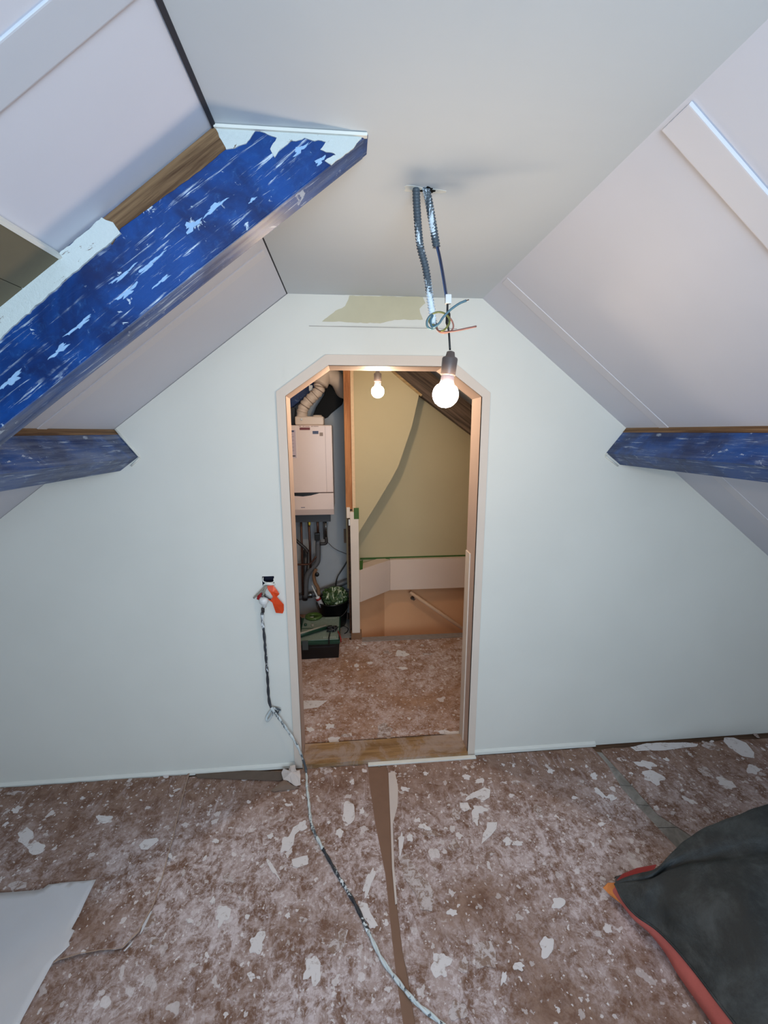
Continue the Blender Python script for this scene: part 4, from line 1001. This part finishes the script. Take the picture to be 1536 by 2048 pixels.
# flue adapter on top
fa = [Y(591, 849, 3.12).x, Y(648, 849, 3.12).x]
flz = BZ1; fcx = (fa[0]+fa[1])/2
fl_t = thing('boiler_flue', 'cream plastic flue elbow rising from the boiler and bending to the right', 'flue pipe', (fcx, 3.16, BZ1))
bm = bmesh.new(); add_box(bm, (fa[0], 3.09, BZ1+.001), (fa[1], 3.25, Y(600, 833, 3.12).z)); fin('flue_base', bm, M_FLUE, fl_t, bevel=.014, seg=3)
cxr = Y(635, 835, 3.17).x
lathe('measuring_port', [(.034, 0), (.035, .004), (.034, .048), (.03, .052), (.001, .053)], (cxr, 3.17, Y(600, 836, 3.12).z-.03), M_FLUE, fl_t, 22)
lathe('flue_cap', [(.008, 0), (.008, .004), (.001, .005)], Y(603, 839, 3.088), M_WHITEPL, fl_t, 12, Matrix.Rotation(math.radians(90), 3, 'X'))
fp_ = [Y(604, 836, 3.17), Y(604, 826, 3.17), Y(609, 812, 3.17), Y(622, 797, 3.17), Y(636, 783, 3.17), Y(640, 774, 3.17), Y(640, 764, 3.17)]
P_ = crom(fp_, 12)
for k in (14, 24, 33, 42, 51, 60):
    t_ = (P_[k+1]-P_[k-1]).normalized(); a_ = t_.cross(Vector((0, 1, 0))).normalized(); b_ = t_.cross(a_)
    tube('seam_ring', [P_[k]+(a_*math.cos(u_)+b_*math.sin(u_))*.0400 for u_ in [q_*2*math.pi/20 for q_ in range(21)]], .0022, plain('seam_brown', (120, 96, 80), .6) if k == 14 else bpy.data.materials['seam_brown'], fl_t, 6)
ribbed('flue_hose', fp_, .0385, M_FLUE, fl_t, pitch=.030, n=24, amp=.0028)
lathe('flue_collar', [(.040, -.008), (.043, -.004), (.043, .006), (.040, .010)], Y(639, 770, 3.17), M_FLUE, fl_t, 24)
vt = thing('vent_duct', 'thick cream vent duct elbow above the boiler flue', 'duct', Y(660, 750, 3.18))
tube('duct', [Y(640, 768, 3.12), Y(650, 748, 3.14), Y(662, 752, 3.16), Y(676, 762, 3.2), Y(688, 786, 3.34)], .058, M_FLUE, vt, 24, 8)
tube('duct', [Y(596, 742, 3.13), Y(640, 752, 3.13), Y(668, 752, 3.17)], .052, M_FLUE, vt, 24, 8)
cl_ = box('pipe_clip', tuple(Y(618, 782, 3.2)), tuple(Y(625, 770, 3.2)+Vector((0, .03, 0))), M_WHITEPL, None, .003)
tag(cl_, 'small white pipe clip left of the boiler flue', 'clip')
P = [Y(u, v, 3.30) for u, v in [(622, 842), (632, 815), (648, 790), (652, 770), (700, 762), (690, 790), (684, 808), (672, 818), (662, 826), (655, 834), (646, 838)]]
bmf = bmesh.new(); add_prism(bmf, P, (0, .09, 0)); fo = fin('black_foil_sack', bmf, M_BLACKFOIL, None, bevel=.006); tag(fo, 'black foil bag hanging behind the flue', 'foil bag')
P = [Y(u, v, 3.28) for u, v in [(560, 850), (560, 812), (590, 815), (589, 851)]]
o = prism('grey_duct', P, (0, .08, 0), plain('dim_grey', (54, 56, 58), .5), None, .01); tag(o, 'dim grey duct behind the left of the flue', 'duct')

yp = 3.19
def pipe(name, px, r, m, parent, y=yp, sub=0): return tube(name, [Y(u, v, y) for u, v in px], r, m, parent, 12, sub)
pp_ = thing('boiler_pipes', 'cluster of copper and grey pipes running down from the boiler', 'pipes', Y(620, 1200, yp))
pipe('copper_pipe', [(602, 1036), (604, 1100), (606, 1190)], .009, M_COPPER, pp_)
pipe('copper_pipe', [(617, 1036), (620, 1090), (621, 1135)], .0095, M_COPPER, pp_)
pipe('copper_pipe', [(635, 1036), (636, 1068)], .010, M_COPPER, pp_)
pipe('dark_pipe', [(588, 1036), (590, 1060), (587, 1090)], .007, M_DKPIPE, pp_)
pipe('steel_pipe', [(651, 1036), (653, 1078)], .008, M_STEEL, pp_)
pipe('dark_pipe', [(648, 1036), (649, 1078)], .009, M_DKPIPE, pp_)
pipe('pipe_elbow', [(652, 1074), (652, 1086), (640, 1088)], .013, M_DKPIPE, pp_, sub=5)
pipe('drain_pipe', [(636, 1080), (636, 1112), (634, 1126), (620, 1142), (613, 1158), (611, 1195)], .021, M_GREYPIPE, pp_, yp+.02, 5)
pipe('drain_pipe', [(612, 1100), (610, 1150), (610, 1200)], .022, M_DKPIPE, pp_, yp+.06)
pipe('dark_hose', [(584, 1072), (598, 1086), (610, 1096), (616, 1104)], .012, M_DKPIPE, pp_, yp-.02, 5)
pipe('copper_branch', [(580, 1129), (612, 1129), (622, 1126), (632, 1113)], .0075, M_COPPER, pp_, yp-.03, 5)
pipe('brown_hose', [(632, 1138), (628, 1150), (630, 1165), (636, 1176), (638, 1190)], .014, M_BROWNBLK, pp_, yp-.01, 5)
b0_ = Y(632, 1066, yp-.03); box('valve_body', tuple(b0_-Vector((.012, .02, .055))), tuple(b0_+Vector((.030, .02, 0))), M_BLACKP, pp_, .004)
lathe('valve_knob', [(.012, -.01), (.017, -.006), (.017, .006), (.010, .01)], Y(634, 1149, yp-.03), M_BLACKP, pp_, 16, Matrix.Rotation(math.radians(90), 3, 'X'))
lathe('gas_valve', [(.005, -.016), (.009, -.008), (.009, .008), (.005, .014)], Y(619, 1047, yp-.02), M_YEL, pp_, 14)
pipe('thin_lead', [(656, 1085), (666, 1095), (678, 1102), (694, 1108)], .0022, M_DKPIPE, pp_, YB-.02, 6)
hp = thing('floor_pipe', 'thick grey pipe lying along the foot of the boiler wall', 'pipe', Y(600, 1195, 3.3))
tube('pipe_run', [Y(560, 1203, 3.30), Y(620, 1190, 3.30), Y(640, 1184, 3.31), Y(712, 1155, 3.36)], .024, M_GREYPIPE, hp, 16, 5)
lathe('steel_coupling', [(.027, -.03), (.028, -.026), (.028, .026), (.027, .03)], Y(617, 1190, 3.29), M_STEEL, hp, 18, Matrix.Rotation(math.radians(84), 3, 'Y'))
# black lead from an outlet
ot = thing('wall_outlet', 'old grey wall outlet with a black plug and lead beside the post', 'outlet', Y(692, 1068, 3.40))
a_, b_ = Y(688, 1086, 3.405), Y(702, 1058, 3.405); box('outlet_plate', (a_.x, 3.405, a_.z), (b_.x, YB-.001, b_.z), plain('outlet_brown', (120, 98, 80), .6), ot, .002)
tube('black_plug', [Y(696, 1062, 3.39), Y(696, 1074, 3.38), Y(697, 1086, 3.38)], .013, M_BLACKP, ot, 12)
tube('black_lead', [Y(697, 1084, 3.38), Y(696, 1115, 3.37), Y(689, 1132, 3.36), Y(676, 1152, 3.34), Y(672, 1166, 3.30), Y(672, 1176, 3.26)], .0055, M_BLACKP, ot, 10, 6)
struct(box('baseboard_boiler', (-1.5, YB-.015, -.004), (-.006, YB, .19), plain('pale_skirting', (160, 160, 158), .6)), 'pale board along the foot of the boiler wall')

# toolbox
TX0, TX1 = -.375, -.078
TZ = Y(640, 1283, 2.66).z
tbx = thing('tool_box', 'black tool box with a dark green lid on the landing floor', 'toolbox', ((TX0+TX1)/2, 2.8, 0.004))
tpr = [(TX0+.006, 2.665, .004), (TX1-.008, 2.665, .004), (TX1, 2.66, TZ-.022), (TX0, 2.66, TZ-.022)]
prism('box_body', tpr, (0, .375, 0), M_BLACKP, tbx, .004)
box('lid', (TX0-.003, 2.655, TZ-.021), (TX1+.003, 3.045, TZ), M_GREENDK, tbx, .004)
box('lid_tray', (TX0+.02, 2.675, TZ), (TX1-.006, 3.03, TZ+.006), M_LIDGREY, tbx, .002)
M_RIB = plain('rib_pale', (176, 184, 174), .5, .1)
for yy in (2.69, 2.995):
    for i in range(8): box('tray_rib', (TX1-.11+i*.011, yy, TZ+.006), (TX1-.1055+i*.011, yy+.022, TZ+.0085), M_RIB, tbx)
box('lid_seam', (TX0+.02, 2.845, TZ+.006), (TX1-.006, 2.855, TZ+.0075), M_GREENDK, tbx)
for (u0, u1) in ((605, 616),):
    a_, b_ = Y(u0, 1300, 2.652), Y(u1, 1284, 2.652); box('latch', (a_.x, 2.648, a_.z), (b_.x, 2.662, b_.z+.008), plain('latch_grey', (70, 78, 78), .5), tbx, .002)
box('handle_slot', (TX0+.09, 2.657, TZ-.045), (TX1-.03, 2.664, TZ-.038), plain('slot_dark', (30, 30, 34), .5), tbx)
# green spool on the lid
zt = TZ+.0065
rc = Z(627, 1233, zt+.01)
sp_ = thing('tape_reel', 'moss green round reel lying on the tool box lid', 'reel', (rc.x, rc.y, zt))
bm = bmesh.new()
prof = [(.030, .002), (.058, .0), (.064, .004), (.066, .012), (.062, .020), (.048, .022), (.040, .016), (.030, .014)]
rg = []
for (r, z) in prof: rg.append([bm.verts.new((rc.x+r*math.cos(k/32*2*math.pi), rc.y+r*math.sin(k/32*2*math.pi)*.9, zt+z)) for k in range(32)])
for a, b in zip(rg, rg[1:]+rg[:1]):
    for k in range(32): bm.faces.new((a[k], a[(k+1) % 32], b[(k+1) % 32], b[k]))
fin('reel_ring', bm, M_LIME, sp_, smooth=True)
lathe('reel_hub', [(.030, 0), (.031, .008), (.001, .009)], (rc.x, rc.y, zt), M_BLACKP, sp_, 20)
for k in range(8):
    a = k*math.pi/4; m_ = Matrix.Translation((rc.x, rc.y, zt)) @ Matrix.Rotation(a, 4, 'Z'); box('spoke', (.010, -.002, .009), (.034, .002, .012), M_LIME, sp_, mat=m_)
for (u, v) in ((624, 1234), (629, 1238)):
    c = Z(u, v, zt+.013); box('paper_label', (c.x-.012, c.y-.006, zt+.0125), (c.x+.012, c.y+.004, zt+.0135), M_WHITEPL, sp_)
# sealant gun across the box
g0 = Z(597, 1271, zt+.02); g1 = Z(652, 1254, zt+.02)
gun = thing('sealant_tube', 'dusty green and silver sealant tube lying across the tool box lid', 'tube', g0.lerp(g1, .5)-Vector((0, 0, .018)))
tube('tube_body', [g0-(g1-g0)*.4, g1], .017, M_GREENDK, gun, 16)
dgt = (g1-g0); tube('silver_top', [g0-dgt*.35+Vector((0, -.002, .010)), g1+Vector((0, -.002, .010))], .010, M_ORANGECAB, gun, 12)
# black work glove / tangle
gl = thing('cable_tangle', 'black tangle of cord hanging over the tool box front edge', 'cord', Z(664, 1262, zt))
rnd = random.Random(5)
for s in range(3):
    pts = []; c = Z(664, 1258, zt+.012)
    for k in range(14): pts.append(c + Vector((rnd.uniform(-.035, .035), rnd.uniform(-.03, .035), rnd.uniform(-.006, .014))))
    tube('cord_loop', pts, .0048, M_BLACKP, gl, 8, 5)
tube('cord_end', [Z(660, 1265, zt+.01), Y(658, 1276, 2.648), Y(658, 1289, 2.644)], .005, M_BLACKP, gl, 8, 5)
tube('cord_end', [Z(676, 1262, zt+.01), Y(681, 1275, 2.645), Y(682, 1284, 2.643)], .004, M_RED, gl, 8, 5)['label'] = 'red cord tip'
# dark canister at the left of the lid
cn = Z(598, 1248, zt); o = lathe('small_canister', [(.018, 0), (.020, .003), (.020, .05), (.012, .058), (.008, .07), (.001, .071)], cn, M_BLACKP); tag(o, 'small dark canister on the left end of the tool box lid', 'canister')
for (u, v, m_, lab) in ((611, 1251, M_GREENDK, 'small dark green cap lying on the tool box lid'), (625, 1252, M_ORANGECAB, 'small dusty grey cap lying on the tool box lid')):
    c = Z(u, v, zt); o = lathe('bottle_cap', [(.010, 0), (.011, .003), (.010, .014), (.001, .015)], c, m_, n=16); tag(o, lab, 'cap')

# bucket with a green and white bag
bkc = Vector((-.140, 3.195, .004)); kr = .130
bk = thing('black_bucket', 'black builders bucket behind the tool box beside the post', 'bucket', bkc)
zb = Y(668, 1212, 3.065).z
bm = bmesh.new(); prof = [(.100, 0), (.104, .004), (kr-.004, zb-.01), (kr, zb-.008), (kr, zb), (kr-.006, zb), (.098, .01)]
add_lathe(bm, prof, bkc, 32); fin('bucket_shell', bm, M_BLACKP, bk, smooth=True)
tube('bucket_handle', [Vector((bkc.x+kr*math.cos(a), bkc.y-kr*.9*math.sin(a)-.004, zb*.92-.10*math.sin(a))) for a in [math.pi*k/14 for k in range(15)]], .003, M_DKPIPE, bk, 8)
def bagm():
    n = N('green_white_printed_bag', .5); co = n.coord((1, 1, 1)); f = n.noise(n.coord((1, .6, .5), False, (.5, .7, 0)), 22, 3, .6, 2.5); g = n.noise(co, 60, 3, .6)
    c = n.mix(n.ramp(f, .56, .60), n.mix(g, s2l((24, 46, 14)), s2l((66, 96, 44))), s2l((190, 196, 168))); n.color(c); n.bump(f, .6, .006); return n.m
cb_ = bmesh.new(); bmesh.ops.create_icosphere(cb_, subdivisions=4, radius=1)
cc = Vector((bkc.x+.022, bkc.y, zb+.015))
for v in cb_.verts:
    p = v.co.copy(); n_ = 1 + .26*mnoise.noise(p*2.4) + .30*abs(mnoise.noise(p*4.5)) + .10*mnoise.noise(p*11)
    v.co = cc + Vector((p.x*.092*n_, p.y*.075*n_, p.z*.068*n_ + (.018 if p.z > .4 else 0)))
o = fin('plastic_sack', cb_, bagm()); tag(o, 'crumpled green and white printed plastic sack stuffed in the bucket', 'sack')
# sealant cartridge with white nozzle
n0, n1, n2 = Y(624, 1171, 3.13), Y(635, 1194, 3.13), Y(648, 1212, 3.13)
ct = thing('sealant_cartridge', 'sealant cartridge with a long white nozzle and red ring leaning in the bucket', 'cartridge', n2-Vector((0, 0, .03)))
dd_ = (n1-n0).normalized()
tube('nozzle', [n0, n1], [.002, .008], M_WHITEPL, ct, 14)
tube('collar', [n1-dd_*.002, n1+dd_*.012], .016, M_WHITEPL, ct, 16)
tube('red_ring', [n1+dd_*.011, n1+dd_*.026], .020, M_RED, ct, 18)
tube('cartridge_body', [n1+dd_*.025, n1+dd_*.11], .019, plain('clear_cartridge', (150, 150, 156), .3), ct, 18)
# hook-shaped cord and pale floor patch right of the tool box
tube_o = tube('hooked_cord', [Z(676, 1252, .05), Z(687, 1252, .03), Z(696, 1257, .012), Z(694, 1264, .010), Z(689, 1267, .010)], .0035, M_BLACKP, None, 8, 6)
tag(tube_o, 'thin black hooked cord end on the floor right of the tool box', 'cord')
o = flat('floor_tile_patch', [Z(682, 1278), Z(704, 1276), Z(700, 1240), Z(682, 1240)], .004, .002, plain('grey_floor_patch', (140, 138, 134), .8, .08)); tag(o, 'pale grey bare patch of floor between tool box and post', 'floor patch')

GR = {'pendant_bulb': 'bare bulbs hanging on their leads', 'roof_purlin': 'blue purlins along the roof slopes', 'cardboard_sheet': 'cardboard sheets on the floor', 'paper_tear': 'torn paper edges along the left seam',
      'roof_rafter': 'rafters beyond the doorway', 'masking_tape': 'green tape around the stair panel', 'bottle_cap': 'small caps on the tool box lid', 'cardboard_scrap': 'torn cardboard scraps by the wall'}
for o in list(COL.objects):
    k = o.name.split('.')[0]
    if o.parent is None and k in GR: o['group'] = GR[k]
